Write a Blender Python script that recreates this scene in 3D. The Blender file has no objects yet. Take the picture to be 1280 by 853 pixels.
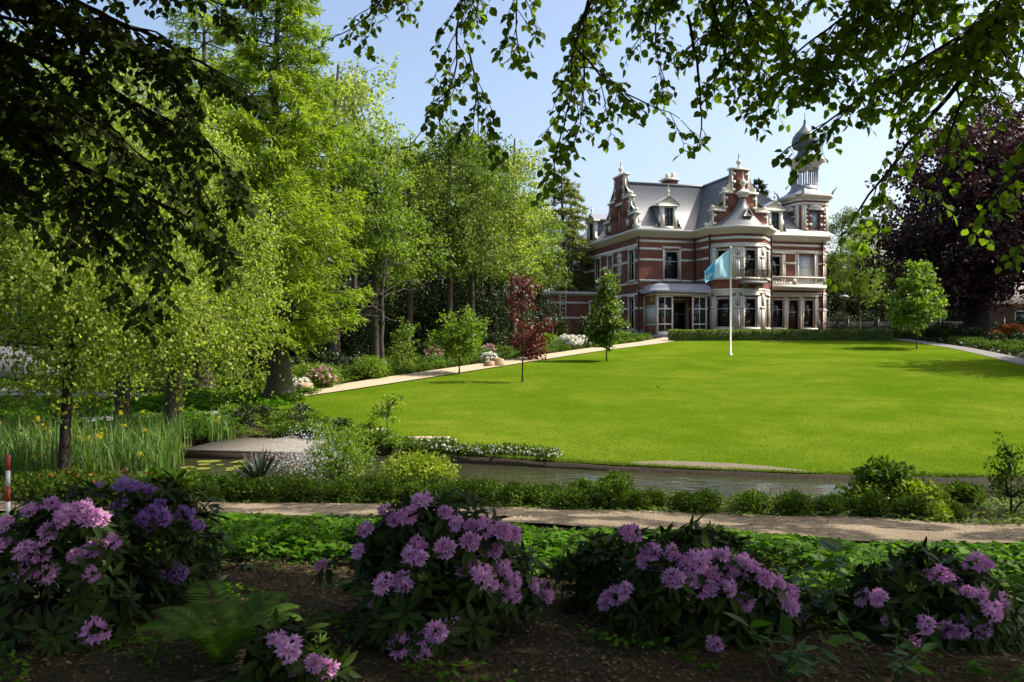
import bpy, math, random
import numpy as np
from mathutils import Vector, Matrix

# ------------------------------------------------------------------ camera, sky, sun, exposure
scene = bpy.context.scene
col = scene.collection
R = math.radians
cam = bpy.data.objects.new("camera", bpy.data.cameras.new("camera"))
col.objects.link(cam)
scene.camera = cam
cam.location = (0, 0, 0)                    # eye level is z = 0; the mansion's floor is level with it
cam.rotation_euler = (R(90), 0, 0)
cam.data.sensor_width = 36
cam.data.lens = 28.125                      # 1000 px focal length on a 1280 px wide frame
cam.data.shift_y = -0.005
cam.data.clip_start = 0.05
cam.data.clip_end = 3000

SUN_ELEV, SUN_AZ = R(50), R(3)              # azimuth counted from +x towards +y
world = bpy.data.worlds.new("World")
scene.world = world
world.use_nodes = True
nt = world.node_tree
sky = nt.nodes.new("ShaderNodeTexSky")
sky.sky_type = 'NISHITA'
sky.sun_disc = False
sky.sun_elevation = SUN_ELEV
sky.sun_rotation = math.pi / 2 - SUN_AZ
sky.air_density = 1.0
sky.dust_density = 3.8
sky.ozone_density = 0.7
nt.links.new(sky.outputs[0], nt.nodes["Background"].inputs[0])
nt.nodes["Background"].inputs[1].default_value = 0.14

sl = bpy.data.lights.new("sun", 'SUN')
sl.energy = 4.4
sl.angle = R(0.5)
sl.color = (1.0, 0.94, 0.84)
sun = bpy.data.objects.new("sun", sl)
col.objects.link(sun)
sd = Vector((math.cos(SUN_ELEV) * math.cos(SUN_AZ), math.cos(SUN_ELEV) * math.sin(SUN_AZ), math.sin(SUN_ELEV)))
sun.rotation_euler = sd.to_track_quat('Z', 'Y').to_euler()

scene.view_settings.view_transform = 'Standard'
scene.view_settings.look = 'None'
scene.view_settings.gamma = 1
scene.view_settings.use_curve_mapping = False
scene.view_settings.exposure = 0.9
scene.render.engine = 'CYCLES'
cy = scene.cycles
cy.max_bounces = 6
cy.diffuse_bounces = 3
cy.glossy_bounces = 2
cy.transmission_bounces = 3
cy.transparent_max_bounces = 4
cy.use_denoising = True
cy.caustics_reflective = False
cy.caustics_refractive = False

# ------------------------------------------------------------------ materials
MATS = {}

def mat(name, colr, rough=0.7, spec=0.3, noise=None, bump=None, metallic=0.0, coords='Object'):
    """Principled material; noise = (scale, second colour, contrast) , bump = (scale, strength)"""
    if name in MATS:
        return MATS[name]
    m = bpy.data.materials.new(name)
    m.use_nodes = True
    t = m.node_tree
    b = t.nodes["Principled BSDF"]
    b.inputs["Roughness"].default_value = rough
    b.inputs["Specular IOR Level"].default_value = spec
    b.inputs["Metallic"].default_value = metallic
    b.inputs["Base Color"].default_value = (*colr, 1)
    tc = t.nodes.new("ShaderNodeTexCoord")
    if noise:
        prev = None
        for sc, c2, amt in (noise if isinstance(noise, list) else [noise]):
            n = t.nodes.new("ShaderNodeTexNoise")
            n.inputs["Scale"].default_value = sc
            n.inputs["Detail"].default_value = 4
            n.inputs["Roughness"].default_value = 0.65
            t.links.new(tc.outputs[coords], n.inputs["Vector"])
            mr = t.nodes.new("ShaderNodeMapRange")
            mr.inputs[1].default_value = 0.5 - 0.5 * (1 - amt)
            mr.inputs[2].default_value = 0.5 + 0.5 * (1 - amt)
            t.links.new(n.outputs["Fac"], mr.inputs[0])
            mx = t.nodes.new("ShaderNodeMix")
            mx.data_type = 'RGBA'
            t.links.new(mr.outputs[0], mx.inputs[0])
            if prev is None:
                mx.inputs[6].default_value = (*colr, 1)
            else:
                t.links.new(prev, mx.inputs[6])
            mx.inputs[7].default_value = (*c2, 1)
            prev = mx.outputs[2]
        t.links.new(prev, b.inputs["Base Color"])
    if bump:
        n = t.nodes.new("ShaderNodeTexNoise")
        n.inputs["Scale"].default_value = bump[0]
        n.inputs["Detail"].default_value = 5
        t.links.new(tc.outputs[coords], n.inputs["Vector"])
        bp = t.nodes.new("ShaderNodeBump")
        bp.inputs["Strength"].default_value = bump[1]
        bp.inputs["Distance"].default_value = bump[2] if len(bump) > 2 else 0.02
        t.links.new(n.outputs["Fac"], bp.inputs["Height"])
        t.links.new(bp.outputs[0], b.inputs["Normal"])
    MATS[name] = m
    return m


def leafmat(name, c_dark, c_light, trans=0.35, rough=0.5, spec=0.3, clump=0.9, tcol=None):
    """two sided leaf: colour varies from leaf to leaf (attribute v) and from clump to clump (noise)"""
    if name in MATS:
        return MATS[name]
    m = bpy.data.materials.new(name)
    m.use_nodes = True
    t = m.node_tree
    b = t.nodes["Principled BSDF"]
    b.inputs["Roughness"].default_value = rough
    b.inputs["Specular IOR Level"].default_value = spec
    at = t.nodes.new("ShaderNodeAttribute")
    at.attribute_name = "v"
    tc = t.nodes.new("ShaderNodeTexCoord")
    n = t.nodes.new("ShaderNodeTexNoise")
    n.inputs["Scale"].default_value = clump
    n.inputs["Detail"].default_value = 2
    t.links.new(tc.outputs["Object"], n.inputs["Vector"])
    ad = t.nodes.new("ShaderNodeMath")
    ad.operation = 'MULTIPLY_ADD'
    t.links.new(n.outputs["Fac"], ad.inputs[0])
    ad.inputs[1].default_value = 1.6
    ad.inputs[2].default_value = -0.8
    a2 = t.nodes.new("ShaderNodeMath")
    a2.operation = 'ADD'
    a2.use_clamp = True
    t.links.new(at.outputs["Fac"], a2.inputs[0])
    t.links.new(ad.outputs[0], a2.inputs[1])
    mx = t.nodes.new("ShaderNodeMix")
    mx.data_type = 'RGBA'
    mx.inputs[6].default_value = (*c_dark, 1)
    mx.inputs[7].default_value = (*c_light, 1)
    t.links.new(a2.outputs[0], mx.inputs[0])
    t.links.new(mx.outputs[2], b.inputs["Base Color"])
    tr = t.nodes.new("ShaderNodeBsdfTranslucent")
    if tcol is None:
        tm = t.nodes.new("ShaderNodeMix")
        tm.data_type = 'RGBA'
        tm.blend_type = 'MULTIPLY'
        tm.inputs[0].default_value = 1
        tm.inputs[7].default_value = (1.3, 1.5, 0.45, 1)
        t.links.new(mx.outputs[2], tm.inputs[6])
        t.links.new(tm.outputs[2], tr.inputs[0])
    else:
        tr.inputs[0].default_value = (*tcol, 1)
    ms = t.nodes.new("ShaderNodeMixShader")
    ms.inputs[0].default_value = trans
    t.links.new(b.outputs[0], ms.inputs[1])
    t.links.new(tr.outputs[0], ms.inputs[2])
    t.links.new(ms.outputs[0], t.nodes["Material Output"].inputs[0])
    MATS[name] = m
    return m


def brickmat(name, c1, c2, mortar):
    m = bpy.data.materials.new(name)
    m.use_nodes = True
    t = m.node_tree
    b = t.nodes["Principled BSDF"]
    b.inputs["Roughness"].default_value = 0.85
    b.inputs["Specular IOR Level"].default_value = 0.15
    tc = t.nodes.new("ShaderNodeTexCoord")
    sp = t.nodes.new("ShaderNodeSeparateXYZ")
    t.links.new(tc.outputs["Object"], sp.inputs[0])
    ad = t.nodes.new("ShaderNodeMath")
    ad.operation = 'ADD'
    t.links.new(sp.outputs[0], ad.inputs[0])
    t.links.new(sp.outputs[1], ad.inputs[1])
    cb = t.nodes.new("ShaderNodeCombineXYZ")
    t.links.new(ad.outputs[0], cb.inputs[0])
    t.links.new(sp.outputs[2], cb.inputs[1])
    br = t.nodes.new("ShaderNodeTexBrick")
    br.inputs["Scale"].default_value = 1
    br.inputs["Brick Width"].default_value = 0.22
    br.inputs["Row Height"].default_value = 0.075
    br.inputs["Mortar Size"].default_value = 0.008
    br.inputs["Color1"].default_value = (*c1, 1)
    br.inputs["Color2"].default_value = (*c2, 1)
    br.inputs["Mortar"].default_value = (*mortar, 1)
    t.links.new(cb.outputs[0], br.inputs["Vector"])
    n = t.nodes.new("ShaderNodeTexNoise")
    n.inputs["Scale"].default_value = 1.1
    n.inputs["Detail"].default_value = 6
    t.links.new(tc.outputs["Object"], n.inputs["Vector"])
    mr = t.nodes.new("ShaderNodeMapRange")
    mr.inputs[1].default_value = 0.3
    mr.inputs[2].default_value = 0.7
    mr.inputs[3].default_value = 0.7
    mr.inputs[4].default_value = 1.2
    t.links.new(n.outputs["Fac"], mr.inputs[0])
    mx = t.nodes.new("ShaderNodeMix")
    mx.data_type = 'RGBA'
    mx.blend_type = 'MULTIPLY'
    mx.inputs[0].default_value = 1
    t.links.new(br.outputs[0], mx.inputs[6])
    t.links.new(mr.outputs[0], mx.inputs[7])
    t.links.new(mx.outputs[2], b.inputs["Base Color"])
    return m

M_BRICK = brickmat("red_brick", (0.235, 0.076, 0.046), (0.18, 0.056, 0.036), (0.16, 0.115, 0.09))
M_WHITE = mat("cream_paint", (0.68, 0.645, 0.55), 0.6, 0.3, (1.3, (0.56, 0.53, 0.44), 0.35))
M_STONE = mat("grey_stone", (0.33, 0.31, 0.28), 0.8, 0.2, (2.0, (0.22, 0.21, 0.19), 0.3))
M_SLATE = mat("slate", (0.105, 0.11, 0.12), 0.39, 0.75, [(1.0, (0.075, 0.08, 0.09), 0.4), (9.0, (0.15, 0.152, 0.155), 0.55)], (14, 0.12, 0.02))
M_LEAD = mat("lead", (0.07, 0.075, 0.085), 0.5, 0.4, (2, (0.10, 0.105, 0.12), 0.3))
M_ZINC = mat("zinc", (0.25, 0.26, 0.28), 0.45, 0.6, (2, (0.19, 0.20, 0.22), 0.3))
M_GLASS = mat("dark_glass", (0.012, 0.014, 0.015), 0.06, 0.6)
M_BLIND = mat("blind", (0.6, 0.62, 0.6), 0.8, 0.1)
M_DARK = mat("dark_iron", (0.02, 0.02, 0.022), 0.5, 0.4)
M_DOOR = mat("dark_door", (0.03, 0.018, 0.014), 0.4, 0.4)
M_BARK = mat("bark", (0.045, 0.034, 0.026), 0.9, 0.1, [(6, (0.085, 0.068, 0.05), 0.3), (1.5, (0.05, 0.055, 0.03), 0.5)], (18, 0.8, 0.03))
M_BARKD = mat("dark_bark", (0.022, 0.018, 0.014), 0.9, 0.1, (8, (0.045, 0.037, 0.03), 0.3), (18, 0.8, 0.03))
M_BARKG = mat("grey_bark", (0.10, 0.085, 0.068), 0.9, 0.1, (5, (0.055, 0.047, 0.038), 0.3), (18, 0.6, 0.03))

L_LINDEN = leafmat("linden_leaf", (0.115, 0.155, 0.022), (0.34, 0.41, 0.075), 0.52)
L_LARCH = leafmat("larch_needles", (0.095, 0.155, 0.012), (0.29, 0.36, 0.03), 0.46)
L_WOOD = leafmat("wood_leaf", (0.065, 0.11, 0.014), (0.23, 0.31, 0.045), 0.48)
L_PALE = leafmat("pale_leaf", (0.14, 0.18, 0.035), (0.36, 0.41, 0.095), 0.5)
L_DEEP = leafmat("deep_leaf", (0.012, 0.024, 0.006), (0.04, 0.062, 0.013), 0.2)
L_FIR = leafmat("fir_needles", (0.012, 0.026, 0.010), (0.04, 0.06, 0.018), 0.12)
L_PINE = leafmat("pine_needles", (0.08, 0.10, 0.025), (0.27, 0.28, 0.08), 0.35)
L_COPPER = leafmat("copper_leaf", (0.013, 0.007, 0.009), (0.060, 0.025, 0.025), 0.22, tcol=(0.06, 0.015, 0.012))
L_MAPLE = leafmat("red_leaf", (0.04, 0.010, 0.010), (0.12, 0.028, 0.024), 0.3, tcol=(0.20, 0.03, 0.02))
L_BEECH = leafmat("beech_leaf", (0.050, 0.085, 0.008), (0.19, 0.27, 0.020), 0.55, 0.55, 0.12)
L_BEECHD = leafmat("shade_tinted_beech_leaf", (0.018, 0.033, 0.006), (0.055, 0.08, 0.010), 0.4, 0.6, 0.06)  # darker copy of the beech leaf, shade of the left boughs put into its colour
L_MID = leafmat("mid_leaf", (0.045, 0.075, 0.012), (0.16, 0.22, 0.035), 0.42)
L_BOX = leafmat("box_leaf", (0.07, 0.11, 0.022), (0.20, 0.26, 0.06), 0.35)
L_BRIGHT = leafmat("bright_leaf", (0.08, 0.14, 0.012), (0.20, 0.28, 0.025), 0.38)
L_LIME = leafmat("lime_leaf", (0.12, 0.17, 0.010), (0.30, 0.36, 0.025), 0.38)
L_GROUND = leafmat("ground_leaf", (0.03, 0.075, 0.005), (0.10, 0.21, 0.012), 0.45, 0.55, 0.12)
L_BANK = leafmat("bank_leaf", (0.03, 0.06, 0.006), (0.12, 0.18, 0.018), 0.35, 0.55, 0.15)
L_REED = leafmat("reed_leaf", (0.05, 0.10, 0.02), (0.15, 0.23, 0.055), 0.38)
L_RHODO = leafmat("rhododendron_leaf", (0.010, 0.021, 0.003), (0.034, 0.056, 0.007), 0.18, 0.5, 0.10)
L_PETAL = leafmat("lilac_petal", (0.42, 0.18, 0.37), (0.74, 0.44, 0.64), 0.4, 0.6, 0.2, 6.0, (0.65, 0.25, 0.55))
L_PETALD = leafmat("violet_petal", (0.24, 0.12, 0.36), (0.42, 0.24, 0.54), 0.4, 0.6, 0.2, 6.0, (0.42, 0.2, 0.5))
L_PINK = leafmat("pink_petal", (0.55, 0.30, 0.40), (0.72, 0.50, 0.56), 0.35, 0.6, 0.2, 6.0, (0.7, 0.3, 0.4))
L_WHITEF = leafmat("white_petal", (0.62, 0.60, 0.50), (0.80, 0.79, 0.72), 0.3, 0.6, 0.2, 6.0, (0.7, 0.7, 0.6))
L_YELLOWF = leafmat("yellow_petal", (0.60, 0.46, 0.02), (0.75, 0.60, 0.05), 0.3, 0.6, 0.2, 6.0, (0.7, 0.55, 0.02))
L_ORANGE = leafmat("orange_petal", (0.30, 0.09, 0.02), (0.45, 0.16, 0.03), 0.3, 0.6, 0.2, 6.0, (0.45, 0.15, 0.02))
L_FERN = leafmat("fern_leaf", (0.05, 0.11, 0.015), (0.12, 0.21, 0.03), 0.4, 0.6, 0.08)
L_AGAVE = leafmat("agave_leaf", (0.018, 0.030, 0.018), (0.04, 0.055, 0.035), 0.1)
L_LITTER = leafmat("litter_chip", (0.032, 0.022, 0.013), (0.17, 0.115, 0.066), 0.05, 0.9, 0.1, 3.0, (0.1, 0.07, 0.03))

# ------------------------------------------------------------------ geometry helpers
class Geo:
    def __init__(self):
        self.V, self.F, self.A, self.n = [], [], [], 0

    def add(self, V, F, a=0.5):
        V = np.asarray(V, dtype=np.float64).reshape(-1, 3)
        F = np.asarray(F, dtype=np.int64)
        self.V.append(V)
        self.F.append(F + self.n)
        A = np.full(len(V), a) if np.isscalar(a) else np.asarray(a)
        self.A.append(A)
        self.n += len(V)
        return self

    def box(self, x0, x1, y0, y1, z0, z1):
        V = [(x, y, z) for z in (z0, z1) for y in (y0, y1) for x in (x0, x1)]
        return self.add(V, [(0, 2, 3, 1), (4, 5, 7, 6), (0, 1, 5, 4), (2, 6, 7, 3), (0, 4, 6, 2), (1, 3, 7, 5)])

    def hexa(self, pts):
        """8 points: bottom ring of four then top ring of four"""
        return self.add(pts, [(0, 3, 2, 1), (4, 5, 6, 7), (0, 1, 5, 4), (1, 2, 6, 5), (2, 3, 7, 6), (3, 0, 4, 7)])

    def tube(self, pts, rad, k=6, cap=True):
        pts = np.asarray(pts, float)
        n = len(pts)
        rad = np.broadcast_to(np.asarray(rad, float), (n,))
        T = np.gradient(pts, axis=0)
        T /= np.linalg.norm(T, axis=1, keepdims=True) + 1e-9
        ref = np.array([0.31, 0.52, 0.79]) if abs(T[0] @ np.array([0.31, 0.52, 0.79])) < 0.9 else np.array([1.0, 0, 0])
        U = np.cross(T, ref)
        U /= np.linalg.norm(U, axis=1, keepdims=True) + 1e-9
        W = np.cross(T, U)
        a = np.linspace(0, 2 * np.pi, k, endpoint=False)
        ring = U[:, None, :] * np.cos(a)[None, :, None] + W[:, None, :] * np.sin(a)[None, :, None]
        V = pts[:, None, :] + ring * rad[:, None, None]
        i = np.arange(n - 1)[:, None] * k
        j = np.arange(k)[None, :]
        j2 = (j + 1) % k
        F = np.stack([i + j, i + j2, i + k + j2, i + k + j], -1).reshape(-1, 4)
        return self.add(V.reshape(-1, 3), F)

    def lathe(self, prof, c=(0, 0, 0), k=16):
        """prof: (radius, z) rows"""
        prof = np.asarray(prof, float)
        a = np.linspace(0, 2 * np.pi, k, endpoint=False) + np.pi / k
        V = np.stack([prof[:, :1] * np.cos(a), prof[:, :1] * np.sin(a), np.repeat(prof[:, 1:2], k, 1)], -1) + np.asarray(c)
        n = len(prof)
        i = np.arange(n - 1)[:, None] * k
        j = np.arange(k)[None, :]
        j2 = (j + 1) % k
        F = np.stack([i + j, i + j2, i + k + j2, i + k + j], -1).reshape(-1, 4)
        return self.add(V.reshape(-1, 3), F)

    def poly_prism(self, P, Q):
        """two congruent outlines P and Q (lists of 3d points) joined into a closed prism (fan caps)"""
        n = len(P)
        P, Q = np.asarray(P, float), np.asarray(Q, float)
        V = np.vstack([P, Q, P.mean(0)[None], Q.mean(0)[None]])
        i = np.arange(n)
        j = (i + 1) % n
        self.add(V, np.stack([i, j, j + n, i + n], -1))
        off = self.n - len(V)
        T = np.vstack([np.stack([i, j, np.full(n, 2 * n)], -1), np.stack([i + n, j + n, np.full(n, 2 * n + 1)], -1)])
        self.F.append(T + off)
        return self

    def leaves(self, P, D, N, L, W, hexa=False, fold=0.12, a=None, rng=None):
        P, D, N = (np.asarray(q, float).reshape(-1, 3) for q in (P, D, N))
        n = len(P)
        L = np.broadcast_to(np.asarray(L, float), (n,))[:, None]
        W = np.broadcast_to(np.asarray(W, float), (n,))[:, None]
        D = D / (np.linalg.norm(D, axis=1, keepdims=True) + 1e-9)
        S = np.cross(D, N)
        S /= np.linalg.norm(S, axis=1, keepdims=True) + 1e-9
        N = np.cross(S, D)
        if hexa:
            V = np.stack([P, P + D * L * .28 + S * W * .46 + N * W * fold, P + D * L * .62 + S * W * .42 + N * W * fold,
                          P + D * L, P + D * L * .62 - S * W * .42 + N * W * fold, P + D * L * .28 - S * W * .46 + N * W * fold], 1)
            b = (np.arange(n) * 6)[:, None]
            F = np.concatenate([b + np.array([0, 1, 2, 3]), b + np.array([0, 3, 4, 5])], 0)
            k = 6
        else:
            V = np.stack([P, P + D * L * .5 + S * W * .5 + N * W * fold, P + D * L, P + D * L * .5 - S * W * .5 + N * W * fold], 1)
            F = (np.arange(n) * 4)[:, None] + np.array([0, 1, 2, 3])
            k = 4
        if a is None:
            a = (rng or RNG).random(n)
        return self.add(V.reshape(-1, 3), F, np.repeat(np.broadcast_to(np.asarray(a, float), (n,)), k))

    def mesh(self, name, smooth=False):
        me = bpy.data.meshes.new(name)
        V = np.vstack(self.V).astype(np.float32)
        me.vertices.add(len(V))
        me.vertices.foreach_set("co", V.ravel())
        sizes = np.concatenate([np.full(len(f), f.shape[1]) for f in self.F])
        idx = np.concatenate([f.ravel() for f in self.F]).astype(np.int32)
        start = np.concatenate([[0], np.cumsum(sizes)[:-1]]).astype(np.int32)
        me.loops.add(len(idx))
        me.loops.foreach_set("vertex_index", idx)
        me.polygons.add(len(sizes))
        me.polygons.foreach_set("loop_start", start)
        if smooth:
            me.polygons.foreach_set("use_smooth", np.ones(len(sizes), dtype=bool))
        me.update(calc_edges=True)
        at = me.attributes.new("v", 'FLOAT', 'POINT')
        at.data.foreach_set("value", np.concatenate(self.A).astype(np.float32))
        return me

    def obj(self, name, material, parent=None, smooth=False, loc=None):
        me = self.mesh(name, smooth)
        me.materials.append(material)
        o = bpy.data.objects.new(name, me)
        col.objects.link(o)
        if parent is not None:
            o.parent = parent
        if loc is not None:
            o.location = loc
        return o


RNG = np.random.default_rng(7)

def tag(o, label, cat, group=None, kind=None):
    if label: o["label"] = label
    if cat: o["category"] = cat
    if group: o["group"] = group
    if kind: o["kind"] = kind
    return o

def thing(name, label, cat, loc=(0, 0, 0), rz=0.0, group=None, sc=1.0):
    o = bpy.data.objects.new(name, None)
    o.empty_display_size = 0.2
    col.objects.link(o)
    o.location = loc
    o.rotation_euler = (0, 0, rz)
    o.scale = (sc, sc, sc) if np.isscalar(sc) else sc
    return tag(o, label, cat, group)

def structure(o):
    o["kind"] = "structure"
    return o

def dup(root, loc, rz=0.0, sc=1.0, label=None):
    c = root.copy()
    col.objects.link(c)
    c.location = loc
    c.rotation_euler = (0, 0, rz)
    c.scale = (sc, sc, sc) if np.isscalar(sc) else sc
    if label: c["label"] = label
    for ch in list(root.children):
        d = ch.copy()
        col.objects.link(d)
        d.parent = c
        for g in list(ch.children):
            e = g.copy()
            col.objects.link(e)
            e.parent = d
    return c

# ------------------------------------------------------------------ terrain
def sstep(a, b, x):
    t = np.clip((np.asarray(x, float) - a) / (b - a), 0, 1)
    return t * t * (3 - 2 * t)

KERB = np.array([(-1.95, 15.75), (-1.4, 15.4), (0.88, 14.7), (2.96, 14.1), (4.9, 13.6), (8.0, 13.3), (22, 12.8)])
POND = np.array([(-2.35, 15.9), (-3.1, 17.0), (-4.2, 17.9), (-6.9, 17.4), (-7.2, 15.6), (-6.3, 14.2), (-5.3, 13.1), (-2, 12.7),
                 (0, 12.4), (3, 11.7), (6, 11.2), (9, 10.9), (22, 10.4)] + [(p[0], p[1] + (0.45 if p[0] > 0 else 0.12)) for p in KERB[::-1]])

def in_poly(x, y, poly):
    x, y = np.asarray(x, float), np.asarray(y, float)
    ins = np.zeros(x.shape, bool)
    n = len(poly)
    for i in range(n):
        x0, y0 = poly[i]
        x1, y1 = poly[(i + 1) % n]
        c = ((y0 > y) != (y1 > y)) & (x < (x1 - x0) * (y - y0) / (y1 - y0 + 1e-12) + x0)
        ins ^= c
    return ins

def dist_poly(x, y, poly):
    d = np.full(np.shape(x), 1e9)
    n = len(poly)
    for i in range(n):
        a, b = np.array(poly[i]), np.array(poly[(i + 1) % n])
        ab = b - a
        t = np.clip(((x - a[0]) * ab[0] + (y - a[1]) * ab[1]) / (ab @ ab + 1e-12), 0, 1)
        d = np.minimum(d, np.hypot(x - a[0] - t * ab[0], y - a[1] - t * ab[1]))
    return d

def H(x, y, pond=False):
    x, y = np.asarray(x, float), np.asarray(y, float)
    near = -1.6 - 0.1 * np.clip(y - 4, 0, 8)
    s = 0.018 + 0.032 * sstep(-15, -4, x)
    rise = np.clip(y - 14, 0, None)
    rise = np.where(rise > 40, 40 + 6 * (1 - np.exp(-(rise - 40) / 6)), rise)
    z = near + s * rise
    z = z + 0.025 * np.sin(x * 1.9 + 1) * np.sin(y * 2.3) * (1 - sstep(8, 11, y))
    if pond:
        ins = in_poly(x, y, POND)
        d = dist_poly(x, y, POND)
        z = np.where(ins, np.minimum(z, -2.45 - 0.9 * np.clip(d / 0.4, 0, 1)), z)
    return z

def h1(x, y):
    return float(H(np.array(x), np.array(y)))

def P(px, py, d):
    """photo pixel + distance -> world point (used to plan where things stand)"""
    return np.array([(px - 640) * d / 1000.0, d, (420 - py) * d / 1000.0])

def grid_faces(nr, nc):
    i = np.arange(nr - 1)[:, None] * nc
    j = np.arange(nc - 1)[None, :]
    return np.stack([i + j, i + j + 1, i + j + nc + 1, i + j + nc], -1).reshape(-1, 4)

def sheet(name, X, Y, dz, material, pond=False, kind="structure"):
    X, Y = np.asarray(X), np.asarray(Y)
    Z = H(X, Y, pond) + dz
    g = Geo().add(np.stack([X, Y, Z], -1).reshape(-1, 3), grid_faces(*X.shape))
    o = g.obj(name, material, smooth=True)
    o["kind"] = kind
    return o

def resample(pts, step):
    pts = np.asarray(pts, float)
    seg = np.r_[0, np.cumsum(np.linalg.norm(np.diff(pts, axis=0), axis=1))]
    # smooth: catmull via numpy interp on a finely subdivided, blurred polyline
    n = max(3, int(seg[-1] / step))
    t = np.linspace(0, seg[-1], n)
    q = np.stack([np.interp(t, seg, pts[:, k]) for k in range(pts.shape[1])], -1)
    for _ in range(6):
        q[1:-1] = 0.25 * q[:-2] + 0.5 * q[1:-1] + 0.25 * q[2:]
    return q

def ribbon(name, pts, width, dz, material, step=0.25, cols=7, wob=0.0):
    q = resample(pts, step)
    T = np.gradient(q, axis=0)
    T /= np.linalg.norm(T, axis=1, keepdims=True)
    N = np.stack([-T[:, 1], T[:, 0]], -1)
    w = np.interp(np.linspace(0, 1, len(q)), np.linspace(0, 1, len(np.atleast_1d(width))), np.atleast_1d(width)) if not np.isscalar(width) else np.full(len(q), width)
    off = np.linspace(-0.5, 0.5, cols)
    wb = wob * (np.sin(np.arange(len(q)) * 0.7) + np.sin(np.arange(len(q)) * 0.31 + 2))
    X = q[:, 0:1] + N[:, 0:1] * off * (w + wb)[:, None]
    Y = q[:, 1:2] + N[:, 1:2] * off * (w + wb)[:, None]
    return sheet(name, X, Y, dz, material)
# ------------------------------------------------------------------ ground, lawn, paths, pond
M_SOIL = mat("soil", (0.028, 0.019, 0.012), 0.95, 0.05, [(3, (0.050, 0.034, 0.021), 0.4), (40, (0.085, 0.058, 0.034), 0.6), (0.5, (0.035, 0.032, 0.014), 0.5)], (25, 0.9, 0.04))
def lawnmat():
    m = mat("lawn_grass", (0.085, 0.138, 0.007), 0.95, 0.0, [(26, (0.118, 0.164, 0.010), 0.6), (6, (0.068, 0.120, 0.005), 0.62), (1.1, (0.124, 0.166, 0.012), 0.72), (0.30, (0.064, 0.118, 0.004), 0.74)], (60, 0.8, 0.04))
    return m
M_LAWN = lawnmat()
M_SAND = mat("sandy_path", (0.36, 0.285, 0.19), 0.95, 0.05, [(1.2, (0.30, 0.24, 0.16), 0.4), (30, (0.42, 0.34, 0.24), 0.4)], (40, 0.4, 0.02))
M_GRAVEL = mat("gravel", (0.34, 0.27, 0.185), 0.95, 0.05, [(45, (0.50, 0.42, 0.31), 0.4), (70, (0.17, 0.125, 0.08), 0.55), (1.4, (0.20, 0.15, 0.10), 0.6)], (60, 1.0, 0.03))
M_ASPH = mat("paving", (0.21, 0.20, 0.185), 0.9, 0.1, (3, (0.165, 0.16, 0.15), 0.4), (50, 0.4, 0.01))
M_EDGE = mat("dark_edging", (0.035, 0.025, 0.018), 0.8, 0.2, (6, (0.06, 0.045, 0.03), 0.3), (20, 0.6, 0.02))

xs = np.unique(np.r_[-900, -500, -300, -180, np.arange(-120, -40, 8), np.arange(-40, -11, 1.5), np.arange(-11, 14, 0.2), np.arange(14, 30, 0.8), np.arange(30, 60, 3), np.arange(60, 130, 10), 200, 400, 900])
ys = np.unique(np.r_[-600, -200, -60, -20, -8, np.arange(-4, 3, 0.5), np.arange(3, 19, 0.2), np.arange(19, 62, 0.6), np.arange(62, 140, 3), 200, 320, 600, 1200])
GX, GY = np.meshgrid(xs, ys)
ground = sheet("ground", GX, GY, 0.0, M_SOIL, pond=True)

def wmat():
    m = bpy.data.materials.new("pond_water")
    m.use_nodes = True
    t = m.node_tree
    b = t.nodes["Principled BSDF"]
    b.inputs["Base Color"].default_value = (0.030, 0.032, 0.016, 1)
    b.inputs["Roughness"].default_value = 0.06
    b.inputs["IOR"].default_value = 1.33
    tc = t.nodes.new("ShaderNodeTexCoord")
    mp = t.nodes.new("ShaderNodeMapping")
    mp.inputs["Scale"].default_value = (1.0, 2.2, 1.0)
    t.links.new(tc.outputs["Object"], mp.inputs[0])
    n = t.nodes.new("ShaderNodeTexNoise")
    n.inputs["Scale"].default_value = 2.6
    n.inputs["Detail"].default_value = 3
    t.links.new(mp.outputs[0], n.inputs["Vector"])
    bp = t.nodes.new("ShaderNodeBump")
    bp.inputs["Strength"].default_value = 0.32
    bp.inputs["Distance"].default_value = 0.05
    t.links.new(n.outputs["Fac"], bp.inputs["Height"])
    t.links.new(bp.outputs[0], b.inputs["Normal"])
    return m
def fan(name, poly, z, material):
    c = np.mean(poly, 0)
    V = [(x, y, z) for x, y in poly]
    me = bpy.data.meshes.new(name)
    me.from_pydata(V, [], [list(range(len(V)))])
    me.materials.append(material)
    o = bpy.data.objects.new(name, me)
    col.objects.link(o)
    return o
wp = [(x, y) for x, y in POND]
structure(fan("pond_water", wp, -2.425, wmat()))

# lawn: two strips that share the line y = 15.9
LB = np.array([(15.9, -1.62), (16.3, -2.1), (16.9, -2.7), (19.7, -4.3), (22.6, -7.0), (23.3, -7.6), (24.4, -6.6), (26.5, -5.0), (31, -2.45), (35.6, 0.05), (40, 2.5), (45.6, 5.6), (52.5, 10.1), (55, 11.6)])
RB = np.array([(15.9, 22), (35, 22.6), (46, 25.9), (55, 27.0)])
kerb_y = lambda x: np.interp(x, KERB[:, 0], KERB[:, 1])
yw = np.unique(np.r_[np.arange(15.9, 24.4, 0.3), np.arange(24.4, 55.0, 0.6), 55.0])
u = np.linspace(0, 1, 90)
Lx = np.interp(yw, LB[:, 0], LB[:, 1])
Rx = np.interp(yw, RB[:, 0], RB[:, 1])
X2 = Lx[:, None] + u * (Rx - Lx)[:, None]
Y2 = np.repeat(yw[:, None], 90, 1)
x0 = X2[0]
w = np.linspace(0, 1, 8)[:-1]
Y1 = (kerb_y(x0) + 0.12)[None] * (1 - w[:, None]) + 15.9 * w[:, None]
X1 = np.repeat(x0[None], 7, 0)
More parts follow.
